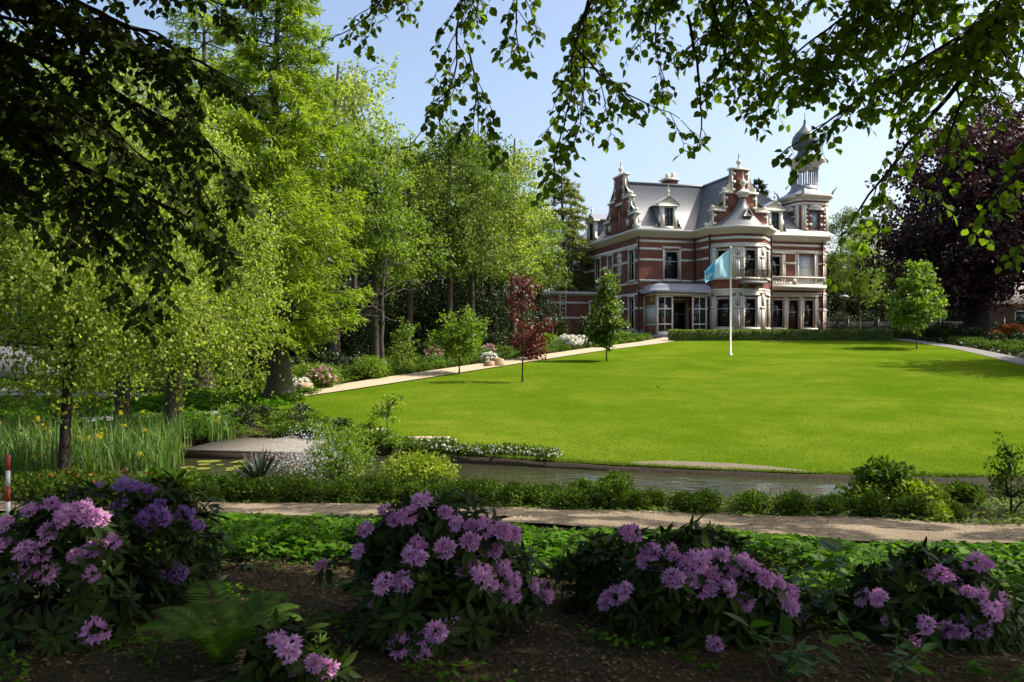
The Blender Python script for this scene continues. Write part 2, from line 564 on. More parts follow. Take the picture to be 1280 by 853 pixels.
lawn = sheet("lawn", np.vstack([X1, X2]), np.vstack([Y1, Y2]), 0.032, M_LAWN)

edge = [(x, y) for y, x in LB[4:]]
drive = [(-9.5, 24.6), (-8.2, 24.1)] + [(x - 0.75, y + 0.45) for x, y in edge[2:-1]] + [(11.0, 56.5), (12.3, 60.0), (13.2, 63.5)]
ribbon("drive_path", drive, [1.6, 1.5, 1.5, 1.8, 2.4], 0.045, M_SAND, 0.5)
ribbon("side_path", [(30.2, 64), (27.6, 57), (26.9, 51), (26.3, 46.5), (24.6, 40), (23.0, 35), (22.2, 29)], 1.2, 0.05, M_ASPH, 0.6)
ribbon("front_walk", [(11, 56.3), (16, 56.6), (22, 56.6), (27.5, 57)], 1.4, 0.042, M_SAND, 0.6)
ribbon("left_road", [(-34, 33), (-22, 30.5), (-14, 28.5), (-9.0, 25.6), (-7.6, 24.3)], [5, 4.0, 2.6, 1.6, 1.2], 0.045, M_ASPH, 0.6)
ribbon("bank_path", [(-14.5, 19.5), (-10.5, 21.0), (-8.2, 21.4), (-6.3, 20.6), (-5.0, 19.7)], [0.9, 1.1, 1.2, 0.8], 0.045, M_STONE, 0.4, wob=0.05)
ribbon("gravel_path", [(-14, 10.7), (-8, 10.45), (-4, 10.15), (-1.5, 9.85), (0, 9.42), (1.8, 8.9), (3.3, 8.4), (5.6, 7.85), (9, 7.1), (14, 6.3)], [0.9, 0.95, 1.15, 1.55, 1.6, 1.55, 1.5], 0.04, M_GRAVEL, 0.15, 13, 0.05)

# gravel half moon set in the lawn's edge
aa = np.linspace(0, np.pi, 25)
rr = np.linspace(0.02, 1, 8)
cxm, w2 = 3.7, 1.6
XM = cxm + w2 * rr[:, None] * np.cos(aa)[None]
YM = kerb_y(XM) + 0.13 + 0.62 * rr[:, None] * np.sin(aa)[None]
sheet("gravel_patch", XM, YM, 0.05, mat("dark_gravel", (0.13, 0.105, 0.075), 0.95, 0.05, [(2.0, (0.10, 0.08, 0.055), 0.4), (28, (0.22, 0.19, 0.14), 0.4)], (40, 1.0, 0.03)))

# timber edging along the lawn side of the pond
kq = resample(KERB, 0.3)
g = Geo()
kz = H(kq[:, 0], kq[:, 1]) + 0.03
kw = 0.004 * np.sin(np.arange(len(kq)) * 1.3) + 0.006 * np.sin(np.arange(len(kq)) * 0.37)
rows = np.array([[(x, y - 0.02 + w_, -2.9), (x, y - 0.03 + w_, z + w_), (x, y + 0.09 + w_, z + w_), (x, y + 0.09, -2.9)] for (x, y), z, w_ in zip(kq, kz, kw)])
g.add(rows.reshape(-1, 3), grid_faces(len(kq), 4))
tag(g.obj("pond_edging", M_EDGE), "long dark timber edging holding the lawn above the pond", "edging")

# ------------------------------------------------------------------ the mansion
TH = R(14)
HO = thing("mansion", "large red brick mansion with white bands, stepped gables and a domed corner tower", "mansion", (10.5, 67.0, 0.0), TH)

class Face:
    def __init__(self, o, e, n, length):
        self.o, self.e, self.n, self.L = np.array(o, float), np.array(e, float), np.array(n, float), length

    def p(self, s, z, off=0.0):
        q = self.o + self.e * s + self.n * off
        return (q[0], q[1], z)

    def box(self, g, s0, s1, z0, z1, o0, o1):
        g.hexa([self.p(s0, z0, o0), self.p(s1, z0, o0), self.p(s1, z0, o1), self.p(s0, z0, o1),
                self.p(s0, z1, o0), self.p(s1, z1, o0), self.p(s1, z1, o1), self.p(s0, z1, o1)])

    def wall(self, g, z0, z1, holes, depth=0.24):
        S = sorted({0.0, self.L, *[h[0] for h in holes], *[h[1] for h in holes]})
        Z = sorted({z0, z1, *[h[2] for h in holes], *[h[3] for h in holes]})
        for a, b in zip(S[:-1], S[1:]):
            for c, d in zip(Z[:-1], Z[1:]):
                if any(h[0] - 1e-6 <= a and b <= h[1] + 1e-6 and h[2] - 1e-6 <= c and d <= h[3] + 1e-6 for h in holes):
                    continue
                g.add([self.p(a, c), self.p(b, c), self.p(b, d), self.p(a, d)], [(0, 1, 2, 3)])
        for a, b, c, d in holes:
            for q in ([self.p(a, c), self.p(a, d), self.p(a, d, -depth), self.p(a, c, -depth)], [self.p(b, c), self.p(b, d), self.p(b, d, -depth), self.p(b, c, -depth)],
                      [self.p(a, c), self.p(b, c), self.p(b, c, -depth), self.p(a, c, -depth)], [self.p(a, d), self.p(b, d), self.p(b, d, -depth), self.p(a, d, -depth)]):
                g.add(q, [(0, 1, 2, 3)])

    def bands(self, g, levels, holes, proud=0.05, m=0.16):
        for z0, z1 in levels:
            cuts = sorted((max(0, h[0] - m), min(self.L, h[1] + m)) for h in holes if h[2] - 0.1 < z1 and h[3] + 0.1 > z0)
            s = -0.03
            for a, b in cuts + [(self.L + 0.03, None)]:
                if a - s > 0.05:
                    self.box(g, s, a, z0, z1, -0.02, proud)
                s = b if b is not None else s

def window(face, r, style="sash", parent=None, dent=True, pane_m=None, frame_m=None):
    """surround (the part) with sash frame and pane as sub-parts; r = s0, s1, z0, z1"""
    s0, s1, z0, z1 = r
    parent = parent or HO
    g = Geo()
    t = 0.16
    face.box(g, s0 - t, s0 - 0.002, z0 - 0.02, z1 + 0.12, -0.02, 0.075)
    face.box(g, s1 + 0.002, s1 + t, z0 - 0.02, z1 + 0.12, -0.02, 0.075)
    face.box(g, s0 - t - 0.05, s1 + t + 0.05, z1 + 0.122, z1 + 0.30, -0.02, 0.12)
    if z0 > 0.5:
        face.box(g, s0 - t - 0.06, s1 + t + 0.06, z0 - 0.20, z0 - 0.022, -0.02, 0.14)
    if dent:
        n = max(4, int((s1 - s0) / 0.17))
        for i in range(n):
            c = s0 + (i + 0.5) * (s1 - s0) / n
            face.box(g, c - 0.05, c + 0.05, z1 - 0.17 - 0.05 * (i in (0, n - 1)), z1 - 0.003, -0.09, 0.03)
        for i in range(8):
            zz = z1 - 0.32 - i * 0.17
            ww = 0.17 - 0.012 * i
            face.box(g, s0 + 0.003, s0 + ww, zz - 0.045, zz + 0.045, -0.09, 0.03)
            face.box(g, s1 - ww, s1 - 0.003, zz - 0.045, zz + 0.045, -0.09, 0.03)
    o = g.obj("window", M_WHITE, parent)
    f = Geo()
    w = 0.065
    face.box(f, s0 + 0.004, s0 + w, z0 + 0.004, z1 - 0.004, -0.19, -0.12)
    face.box(f, s1 - w, s1 - 0.004, z0 + 0.004, z1 - 0.004, -0.19, -0.12)
    face.box(f, s0 + w, s1 - w, z0 + 0.004, z0 + w, -0.188, -0.122)
    face.box(f, s0 + w, s1 - w, z1 - w, z1 - 0.004, -0.188, -0.122)
    zm = z0 + (z1 - z0) * (0.62 if style == "sash" else 0.5)
    face.box(f, s0 + w, s1 - w, zm - 0.025, zm + 0.025, -0.186, -0.124)
    if style == "casement":
        c = (s0 + s1) / 2
        face.box(f, c - 0.025, c + 0.025, z0 + w, z1 - w, -0.184, -0.126)
    f.obj("frame", frame_m or M_WHITE, o)
    p = Geo()
    face.box(p, s0 + 0.01, s1 - 0.01, z0 + 0.01, z1 - 0.01, -0.235, -0.2)
    p.obj("pane", pane_m or M_GLASS, o)
    return o

def rot(v, a):
    return (v[0] * math.cos(a) - v[1] * math.sin(a), v[0] * math.sin(a) + v[1] * math.cos(a))

q2 = math.sqrt(0.5)
FS = Face((0, 0), (0, 1), (-1, 0), 19.0)
FM = Face((0, 0), (1, 0), (0, -1), 5.25)
FL = Face((5.25, 0), (0, -1), (-1, 0), 2.6)
FA = Face((5.25, -2.6), (q2, -q2), (-q2, -q2), 2.32)
FB = Face((6.89, -4.24), (1, 0), (0, -1), 2.32)
FC = Face((9.21, -4.24), (q2, q2), (q2, -q2), 2.32)
FR = Face((10.85, -2.6), (0, 1), (1, 0), 2.6)
FW = Face((10.85, 0), (1, 0), (0, -1), 6.95)
FX = Face((17.8, 0), (q2, q2), (q2, -q2), 0.99)
FE = Face((18.5, 0.7), (0, 1), (1, 0), 18.3)
FN = Face((18.5, 19), (-1, 0), (0, 1), 18.5)
OUT = [(0, 19), (0, 0), (5.25, 0), (5.25, -2.6), (6.89, -4.24), (9.21, -4.24), (10.85, -2.6), (10.85, 0), (17.8, 0), (18.5, 0.7), (18.5, 19)]
wins = {
    "FS": (FS, [(0.65, 1.75, 4.75, 7.15), (5.7, 6.8, 4.75, 7.15), (8.9, 10.1, 4.75, 7.15), (15.3, 16.7, 4.75, 7.15), (0.65, 1.75, 0.6, 3.15), (3.6, 4.8, 0.6, 3.15)]),
    "FM": (FM, [(2.45, 3.8, 4.78, 7.25), (1.0, 2.5, 0.12, 3.0), (3.3, 4.5, 0.12, 2.9)]),
    "FL": (FL, []), "FR": (FR, []), "FX": (FX, []),
    "FA": (FA, [(0.55, 1.78, 4.78, 7.1), (0.55, 1.78, 0.7, 3.15)]),
    "FB": (FB, [(0.58, 1.74, 4.78, 7.1), (0.58, 1.74, 0.7, 3.15)]),
    "FC": (FC, [(0.6, 1.72, 4.78, 7.1), (0.6, 1.72, 0.7, 3.15)]),
    "FW": (FW, [(1.45, 2.75, 4.78, 7.1), (4.42, 6.0, 4.5, 7.15), (1.75, 3.0, 0.7, 3.3), (3.35, 4.55, 0.14, 3.3), (4.9, 6.05, 0.7, 3.3)]),
    "FE": (FE, [(4, 5.2, 4.75, 7.1), (9, 10.2, 4.75, 7.1), (4, 5.2, 0.7, 3.2), (9, 10.2, 0.7, 3.2)]), "FN": (FN, []),
}
g = Geo()
gb = Geo()
gp = Geo()
BANDS = [(2.2, 2.42), (3.62, 3.85), (4.55, 4.75), (6.3, 6.5), (7.22, 7.42), (7.86, 8.08)]
for k, (f, hs) in wins.items():
    f.wall(g, -0.5, 8.5, hs)
    f.bands(gb, BANDS if k not in ("FS",) else [(2.2, 2.42), (3.42, 3.6), (4.35, 4.55), (6.2, 6.42), (7.42, 7.75)], hs)
    f.bands(gp, [(-0.5, 0.5)], hs, 0.07)
    if k in ("FA", "FB", "FC", "FW", "FX"):         # white corner piers
        for z0, z1 in ((0.502, 2.18), (2.44, 3.6), (4.77, 6.28), (6.52, 7.2)):
            for s in (0.02, f.L - 0.15):
                f.box(gb, s, s + 0.13, z0, z1, -0.02, 0.045)
for f, hs in (wins["FA"], wins["FB"], wins["FC"], wins["FW"]):   # the bay and wing are mostly cream stone
    for r in hs:
        for s0, s1 in ((max(0.16, r[0] - 0.36), r[0] - 0.162), (r[1] + 0.162, min(f.L - 0.16, r[1] + 0.36))):
            if s1 - s0 > 0.04: f.box(gb, s0, s1, r[2] - 0.18, r[3] + 0.1, -0.02, 0.035)
    for z0, z1 in ((7.422, 7.56), (3.46, 3.618)):
        f.box(gb, 0, f.L, z0, z1, -0.02, 0.052)
g.obj("wall", M_BRICK, HO)
gb.obj("belt_course", M_WHITE, HO)
gp.obj("plinth", M_STONE, HO)

def sweep(g, path, prof):
    """prof rows (offset, z) swept along the outline with mitred corners (open ends)"""
    pts = np.array(path, float)
    n = len(pts)
    d = np.diff(pts, axis=0)
    d /= np.linalg.norm(d, axis=1, keepdims=True)
    nr = np.stack([d[:, 1], -d[:, 0]], -1)
    off = np.zeros((n, 2))
    off[0], off[-1] = nr[0], nr[-1]
    for i in range(1, n - 1):
        b = nr[i - 1] + nr[i]
        b /= np.linalg.norm(b)
        off[i] = b / max(0.3, b @ nr[i])
    V = np.array([[(*(pts[i] + off[i] * o), z) for o, z in prof] for i in range(n)])
    g.add(V.reshape(-1, 3), grid_faces(n, len(prof)))

g = Geo()
sweep(g, OUT, [(0.0, 8.30), (0.10, 8.32), (0.12, 8.48), (0.34, 8.56), (0.40, 8.70), (0.48, 8.74), (0.50, 8.92), (-0.1, 8.97)])
g.obj("cornice", M_WHITE, HO)

for k, (f, hs) in wins.items():
    for i, r in enumerate(hs):
        if k == "FM" and i == 2 or k == "FW" and i == 3:
            d = window(f, r, "sash", dent=k == "FW", pane_m=M_DOOR)
            d.name = "door"
        elif k == "FW" and i == 1:
            window(f, r, "sash", dent=False, pane_m=M_BLIND)
        else:
            window(f, r, "casement" if k in ("FM", "FC") and r[2] < 1 else "sash", dent=k not in ("FS", "FE") and not (k == "FM" and i))

# carved relief on the side wall
g = Geo()
FS.box(g, 3.45, 4.35, 5.6, 6.9, -0.02, 0.07)
g.poly_prism([FS.p(3.2, 6.9, -0.02), FS.p(4.6, 6.9, -0.02), FS.p(3.9, 7.35, -0.02)], [FS.p(3.2, 6.9, 0.14), FS.p(4.6, 6.9, 0.14), FS.p(3.9, 7.35, 0.14)])
g.poly_prism([FS.p(3.45, 5.6, -0.02), FS.p(4.35, 5.6, -0.02), FS.p(3.9, 5.0, -0.02)], [FS.p(3.45, 5.6, 0.1), FS.p(4.35, 5.6, 0.1), FS.p(3.9, 5.0, 0.1)])
for z in (5.75, 6.1, 6.45):
    FS.box(g, 3.7, 4.1, z, z + 0.16, 0.068, 0.16)
g.obj("relief", M_WHITE, HO)

# roofs -----------------------------------------------------------------
g = Geo()
E, Zr, ry = 8.93, 13.5, 3.85
g.add([(-0.1, -0.35, E), (18.7, -0.35, E), (13.2, ry, Zr), (-0.1, ry, Zr), (-0.1, 8.0, E), (18.7, 8.0, E)], [(0, 1, 2, 3), (4, 5, 2, 3)])
g.add([(18.7, -0.35, E), (18.7, 8.0, E), (13.2, ry, Zr)], [(0, 1, 2)])
g.add([(5.05, -2.7, E), (5.05, 4, E), (8.05, ry, Zr + 0.01), (8.05, -2.65, Zr + 0.01), (11.05, -2.7, E), (11.05, 4, E)], [(0, 1, 2, 3), (4, 5, 2, 3)])
g.add([(-0.35, 6.0, E), (18.8, 6.0, E), (18.8, 19.3, E), (-0.35, 19.3, E), (2.6, 8, 12.1), (15.9, 8, 12.1), (15.9, 16.4, 12.1), (2.6, 16.4, 12.1)], [(0, 1, 5, 4), (1, 2, 6, 5), (2, 3, 7, 6), (3, 0, 4, 7), (4, 5, 6, 7)])
rf = g.obj("roof", M_SLATE, HO)
g = Geo()
g.box(-0.1, 13.3, ry - 0.13, ry + 0.13, Zr - 0.12, Zr + 0.16)
g.box(7.92, 8.18, -2.5, ry - 0.14, Zr - 0.13, Zr + 0.15)
g.obj("ridge_capping", M_LEAD, rf)
ch = Geo()
ch.box(5.2, 6.4, 5.6, 6.6, 10, 14.35)
ch2 = Geo()
ch2.box(5.05, 6.55, 5.45, 6.75, 14.352, 14.55)
ch2.box(5.45, 5.75, 5.9, 6.3, 14.552, 15.0)
ch2.hexa([(5.9, 5.9, 14.552), (6.2, 5.9, 14.552), (6.2, 6.3, 14.552), (5.9, 6.3, 14.552), (6.05, 5.9, 15.2), (6.35, 5.9, 15.15), (6.35, 6.3, 15.15), (6.05, 6.3, 15.2)])
co = ch.obj("chimney", M_BRICK, HO)
ch2.obj("chimney_cap", M_WHITE, co)

FINIAL = [(0.0, 0), (0.22, 0.0), (0.22, 0.1), (0.10, 0.18), (0.10, 0.3), (0.24, 0.48), (0.20, 0.62), (0.08, 0.72), (0.06, 1.0), (0.09, 1.05), (0.04, 1.15), (0.0, 1.5)]

def stepped_gable(face, c, tiers, win, name="gable"):
    g, w, q = Geo(), Geo(), Geo()
    th = 0.42
    for i, (hw, z0, z1) in enumerate(tiers):
        hs = []
        if win and win[2] < z1 and win[3] > z0:
            hs = [win]
        # brick tier, front skin with the window cut out, closed behind
        a, b = c - hw, c + hw
        cuts = [(a, b)] if not hs else [(a, win[0]), (win[1], b)]
        for s0, s1 in cuts:
            face.box(g, s0, s1, z0, z1 - 0.001, -th + 0.1, 0.1)
        if hs:
            if win[3] < z1:
                face.box(g, win[0], win[1], win[3], z1 - 0.002, -th + 0.1, 0.098)
            face.box(g, win[0], win[1], z0, min(z1, win[3]), -th + 0.1, -0.15)
        # quoin blocks on the edges
        n = max(2, int((z1 - z0) / 0.55))
        for k in range(n):
            zz = z0 + (k + 0.5) * (z1 - z0) / n
            for s in (-1, 1):
                s0, s1 = sorted((c + s * (hw + 0.03), c + s * (hw - 0.32)))
                face.box(w, s0, s1, zz - 0.1, zz + 0.1, -th + 0.08, 0.14)
        for s in (-1, 1):
            s0, s1 = sorted((c + s * (hw + 0.06), c + s * (hw - 0.08)))
            face.box(w, s0, s1, z0, z1 - 0.003, -th + 0.09, 0.125)
        last = i == len(tiers) - 1
        hn = 0.0 if last else tiers[i + 1][0]
        # coping
        if last:
            face.box(w, c - hw - 0.16, c + hw + 0.16, z1, z1 + 0.16, -th, 0.2)
        else:
            for s in (-1, 1):
                s0, s1 = sorted((c + s * (hw + 0.2), c + s * (hn - 0.1)))
                face.box(w, s0, s1, z1, z1 + 0.17, -th, 0.22)
        # scroll beside the tier, standing on the coping (or cornice) below
        out = hw + (0.55 if i == 0 else tiers[i - 1][0] - hw)
        hgt = (z1 - z0) * 0.86
        zb = z0 + (0.17 if i else 0)
        for s in (-1, 1):
            t = np.linspace(0, 1, 9)
            curve = [(hw + 0.06 + (out - hw) * (1 - tt) ** 2.2 * (1 + 0.25 * math.sin(tt * 9)), zb + hgt * tt) for tt in t]
            prof = [(hw + 0.06, zb)] + curve + [(hw + 0.06, zb + hgt)]
            A = [face.p(c + s * x, z, -0.26) for x, z in prof]
            B = [face.p(c + s * x, z, 0.07) for x, z in prof]
            w.poly_prism(A, B)
            bl = face.p(c + s * (out - 0.08), zb + 0.2, -0.1)
            w.lathe([(0, -0.2), (0.15, -0.14), (0.2, 0), (0.15, 0.14), (0, 0.2)], bl, 8)
    go = g.obj(name, M_BRICK, HO)
    w.obj("coping", M_WHITE, go)
    hw, z0, z1 = tiers[-1]
    q.lathe([(r, z + z1 + 0.16) for r, z in FINIAL], face.p(c, 0, -0.1), 10)
    q.obj("finial", M_WHITE, go)
    return go

side_win = (3.35, 4.5, 9.05, 11.4)
sg = stepped_gable(FS, 3.9, [(3.5, 8.93, 10.3), (2.35, 10.3, 11.9), (1.1, 11.9, 14.05)], side_win)
window(FS, side_win, "sash", parent=sg, dent=False)
for s in (1.6, 5.9):
    g = Geo()
    FS.box(g, s, s + 0.5, 9.5, 10.0, 0.05, 0.16)
    g.obj("carved_block", M_WHITE, sg)
g = Geo()
FS.box(g, 3.75, 4.05, 12.6, 13.5, 0.05, 0.13)
g.obj("slit_niche", M_DOOR, sg)
FG = Face((5.25, -2.6), (1, 0), (0, -1), 5.6)
stepped_gable(FG, 2.75, [(2.5, 8.93, 10.25), (1.45, 10.25, 11.75), (0.75, 11.75, 13.75)], None)

# spire roof over the bay: concave half pyramid
g = Geo()
base = [(5.3, -2.4), (5.4, -2.75), (6.95, -4.35), (9.15, -4.35), (10.7, -2.75), (10.8, -2.4)]
apex = np.array([8.05, -3.0])
rows = []
for t in np.linspace(0, 1, 9):
    kx = (1 - t) ** 2.1 * 0.85 + 0.15 * (1 - t)
    kx = kx * 0.9 + 0.1
    rows.append([(*(apex + (np.array(b) - apex) * kx), 8.94 + 2.55 * t) for b in base])
g.add(np.array(rows).reshape(-1, 3), grid_faces(9, 6))
bs = g.obj("bay_roof", M_SLATE, HO)
g = Geo()
g.lathe([(0.30, 11.40), (0.42, 11.46), (0.45, 11.6), (0.62, 11.68), (0.66, 11.8), (0.3, 12.0), (0.12, 12.15), (0.12, 12.35), (0.28, 12.6), (0.22, 12.8), (0.08, 12.9), (0.09, 13.1), (0.03, 13.3), (0, 13.6)], (8.05, -3.05, 0), 10)
g.obj("finial", M_WHITE, bs)
g = Geo()
g.poly_prism([(7.6, -4.0, 9.75), (8.5, -4.0, 9.75), (8.05, -4.0, 10.55)], [(7.6, -3.2, 9.75), (8.5, -3.2, 9.75), (8.05, -3.2, 10.55)])
lv = g.obj("louvre", M_WHITE, bs)
g = Geo()
g.poly_prism([(7.8, -4.02, 9.83), (8.3, -4.02, 9.83), (8.05, -4.02, 10.3)], [(7.8, -3.98, 9.83), (8.3, -3.98, 9.83), (8.05, -3.98, 10.3)])
g.obj("opening", M_DARK, lv)

def dormer(face, c, hw, z0, z1, depth, cat="dormer"):
    """front on the wall plane, cheeks running back into the roof"""
    g, k, r = Geo(), Geo(), Geo()
    win = (c - hw * 0.56, c + hw * 0.56, z0 + 0.3, z1 - 0.12)
    face.box(g, c - hw, win[0], z0, z1, -0.35, 0.0)
    face.box(g, win[1], c + hw, z0, z1, -0.35, 0.0)
    face.box(g, win[0], win[1], z1 - 0.12, z1, -0.35, -0.001)
    face.box(g, win[0], win[1], z0, z0 + 0.3, -0.35, -0.001)
    for s in (-1, 1):                               # little scrolls at the feet
        A = [face.p(c + s * (hw + x), z, -0.3) for x, z in ((0, z0), (0.5, z0), (0.42, z0 + 0.35), (0.16, z0 + 0.6), (0.1, z0 + 1.2), (0, z0 + 1.3))]
        B = [face.p(c + s * (hw + x), z, -0.02) for x, z in ((0, z0), (0.5, z0), (0.42, z0 + 0.35), (0.16, z0 + 0.6), (0.1, z0 + 1.2), (0, z0 + 1.3))]
        g.poly_prism(A, B)
    o = 0.25
    g.poly_prism([face.p(c - hw - o, z1, 0.12), face.p(c + hw + o, z1, 0.12), face.p(c + hw + o, z1 + 0.15, 0.12), face.p(c, z1 + 0.85, 0.12), face.p(c - hw - o, z1 + 0.15, 0.12)],
                 [face.p(c - hw - o, z1, -0.5), face.p(c + hw + o, z1, -0.5), face.p(c + hw + o, z1 + 0.15, -0.5), face.p(c, z1 + 0.85, -0.5), face.p(c - hw - o, z1 + 0.15, -0.5)])
    d = g.obj("dormer", M_WHITE, HO)
    for s in (-1, 1):
        a = c + s * (hw - 0.02)
        b = c + s * (hw - 0.1)
        k = Geo().hexa([face.p(a, z0, -0.34), face.p(b, z0, -0.34), face.p(b, z0, -depth), face.p(a, z0, -depth), face.p(a, z1, -0.34), face.p(b, z1, -0.34), face.p(b, z1, -depth), face.p(a, z1, -depth)])
        k.obj("cheek", M_SLATE, d)
    r.add([face.p(c - hw - o, z1 + 0.17, 0.1), face.p(c, z1 + 0.88, 0.1), face.p(c + hw + o, z1 + 0.17, 0.1), face.p(c - hw - o, z1 + 0.17, -depth), face.p(c, z1 + 0.88, -depth), face.p(c + hw + o, z1 + 0.17, -depth)], [(0, 1, 4, 3), (1, 2, 5, 4)])
    r.obj("dormer_roof", M_ZINC, d)
    f = Geo()
    w = 0.07
    face.box(f, win[0], win[0] + w, win[2], win[3], -0.2, -0.1)
    face.box(f, win[1] - w, win[1], win[2], win[3], -0.2, -0.1)
    face.box(f, c - 0.05, c + 0.05, win[2], win[3], -0.198, -0.102)
    zm = (win[2] + win[3]) / 2
    face.box(f, win[0] + w, win[1] - w, zm - 0.03, zm + 0.03, -0.196, -0.104)
    f.obj("frame", M_DARK, d)
    p = Geo()
    face.box(p, win[0], win[1], win[2], win[3], -0.27, -0.22)
    p.obj("pane", mat("sky_glass", (0.16, 0.19, 0.21), 0.08, 0.9), d)
    q = Geo()
    q.lathe([(r_ * 0.5, z * 0.7 + z1 + 0.85) for r_, z in FINIAL], face.p(c, 0, -0.1), 8)
    q.obj("finial", M_WHITE, d)
    return d

dormer(Face((0, -0.25), (1, 0), (0, -1), 5), 2.75, 0.72, 8.95, 10.95, 2.0)
dormer(Face((-0.2, 0), (0, 1), (-1, 0), 19), 11.0, 1.0, 8.95, 11.0, 2.2)
dormer(Face((10.85, -0.2), (1, 0), (0, -1), 7), 2.0, 0.72, 8.95, 10.95, 2.0)

# tower ------------------------------------------------------------------
def octo(c, h, ch):
    return [(c[0] - h + ch, c[1] - h), (c[0] + h - ch, c[1] - h), (c[0] + h, c[1] - h + ch), (c[0] + h, c[1] + h - ch), (c[0] + h - ch, c[1] + h), (c[0] - h + ch, c[1] + h), (c[0] - h, c[1] + h - ch), (c[0] - h, c[1] - h + ch)]
TC = (17.0, 1.62)
ring = octo(TC, 1.62, 0.45)
g, w = Geo(), Geo()
tf = []
for i in range(8):
    a, b = np.array(ring[i]), np.array(ring[(i + 1) % 8])
    e = (b - a) / np.linalg.norm(b - a)
    tf.append(Face(a, e, (e[1], -e[0]), np.linalg.norm(b - a)))
tw = (0.76, 1.58, 9.45, 11.15)
for i, f in enumerate(tf):
    f.wall(g, 8.6, 12.2, [tw] if i in (0, 2, 4, 6) else [])
    f.box(w, 0, f.L, 8.95, 9.2, -0.02, 0.06)
    f.box(w, 0, f.L, 11.6, 11.85, -0.02, 0.06)
    f.box(w, 0, f.L, 12.0, 12.2, -0.02, 0.08)
    n = 6
    for s in ((0.0, 0.2), (f.L - 0.2, f.L)):
        f.box(w, s[0], s[1], 9.202, 11.598, -0.02, 0.05)
    if i % 2 == 0:
        for k in range(n):
            zz = 9.4 + k * 0.38
            f.box(w, 0.2, 0.36, zz, zz + 0.17, -0.02, 0.045)
            f.box(w, f.L - 0.36, f.L - 0.2, zz, zz + 0.17, -0.02, 0.045)
            if 1 <= k <= 4 and k % 2:
                f.box(w, 0.5, 0.76, zz, zz + 0.2, -0.02, 0.06)
                f.box(w, 1.60, 1.84, zz, zz + 0.2, -0.02, 0.06)
        f.box(w, 0.38, 1.96, 11.17, 11.3, -0.02, 0.16)
        A = [f.p(1.17 + 0.72 * math.cos(t), 11.302 + 0.32 * math.sin(t), -0.02) for t in np.linspace(0, math.pi, 10)]
        B = [f.p(1.17 + 0.72 * math.cos(t), 11.302 + 0.32 * math.sin(t), 0.12) for t in np.linspace(0, math.pi, 10)]
        w.poly_prism(A, B)
TO = g.obj("tower", M_BRICK, HO)
w.obj("trim", M_WHITE, TO)
g = Geo()
sweep(g, [ring[-1]] + ring + [ring[0]], [(0.05, 12.18), (0.2, 12.25), (0.38, 12.38), (0.42, 12.55), (0.0, 12.6)])
g.obj("tower_cornice", M_WHITE, TO)
for i in (0, 2, 4, 6):
    g = Geo()
    tf[i].box(g, tw[0], tw[1], tw[2], tw[3], -0.26, -0.2)
    g.obj("pane", mat("tower_glass", (0.35, 0.42, 0.48), 0.1, 0.8), TO)
g = Geo()
sk = octo(TC, 2.0, 0.6)
rows = []
for t in np.linspace(0, 1, 6):
    k = 1 - 0.42 * (1 - (1 - t) ** 1.8)
    rows.append([(TC[0] + (x - TC[0]) * k, TC[1] + (y - TC[1]) * k, 12.56 + 0.62 * t) for x, y in sk + sk[:1]])
g.add(np.array(rows).reshape(-1, 3), grid_faces(6, 9))
c3 = (*TC, 0)
g.lathe([(1.3, 13.1), (1.32, 13.3), (1.22, 13.36), (1.22, 13.5), (0, 13.52)], c3, 8)
for x, y in octo(TC, 1.78, 0.42)[::2]:
    dx, dy = x - TC[0], y - TC[1]
    g.tube([(x, y, 12.55), (x + dx * 0.06, y + dy * 0.06, 12.9), (x + dx * 0.22, y + dy * 0.22, 13.35)], [0.12, 0.08, 0.02], 5)
g.obj("skirt_roof", M_ZINC, TO)
g = Geo()
for i in range(8):
    a = (i + 0.5) * math.pi / 4
    g = Geo()
    for da in (-0.11, 0.11):
        cx_, cy_ = TC[0] + 1.08 * math.cos(a + da), TC[1] + 1.08 * math.sin(a + da)
        g.lathe([(0.11, 13.52), (0.11, 13.62), (0.075, 13.66), (0.065, 15.0), (0.11, 15.06), (0.11, 15.15)], (cx_, cy_, 0), 6)
    g.obj("lantern_column", M_ZINC, TO)
g = Geo()
g.lathe([(0.0, 15.152), (1.25, 15.154), (1.25, 15.42), (1.38, 15.46), (1.5, 15.62), (1.82, 15.74), (1.84, 15.88), (1.3, 16.0)], c3, 8)
g.obj("lantern_cornice", M_WHITE, TO)
g = Geo()
g.lathe([(1.75, 15.882), (1.2, 16.05), (0.8, 16.35), (0.62, 16.7), (0.62, 16.85), (0.9, 17.0), (1.12, 17.25), (1.18, 17.6), (1.08, 18.0), (0.8, 18.4), (0.45, 18.75), (0.2, 19.1), (0.09, 19.4), (0.13, 19.5), (0.04, 19.65), (0.03, 20.2), (0, 20.3)], c3, 12)
g.obj("onion_dome", mat("weathered_copper", (0.10, 0.13, 0.125), 0.5, 0.5, (2, (0.07, 0.085, 0.085), 0.3)), TO, smooth=True)

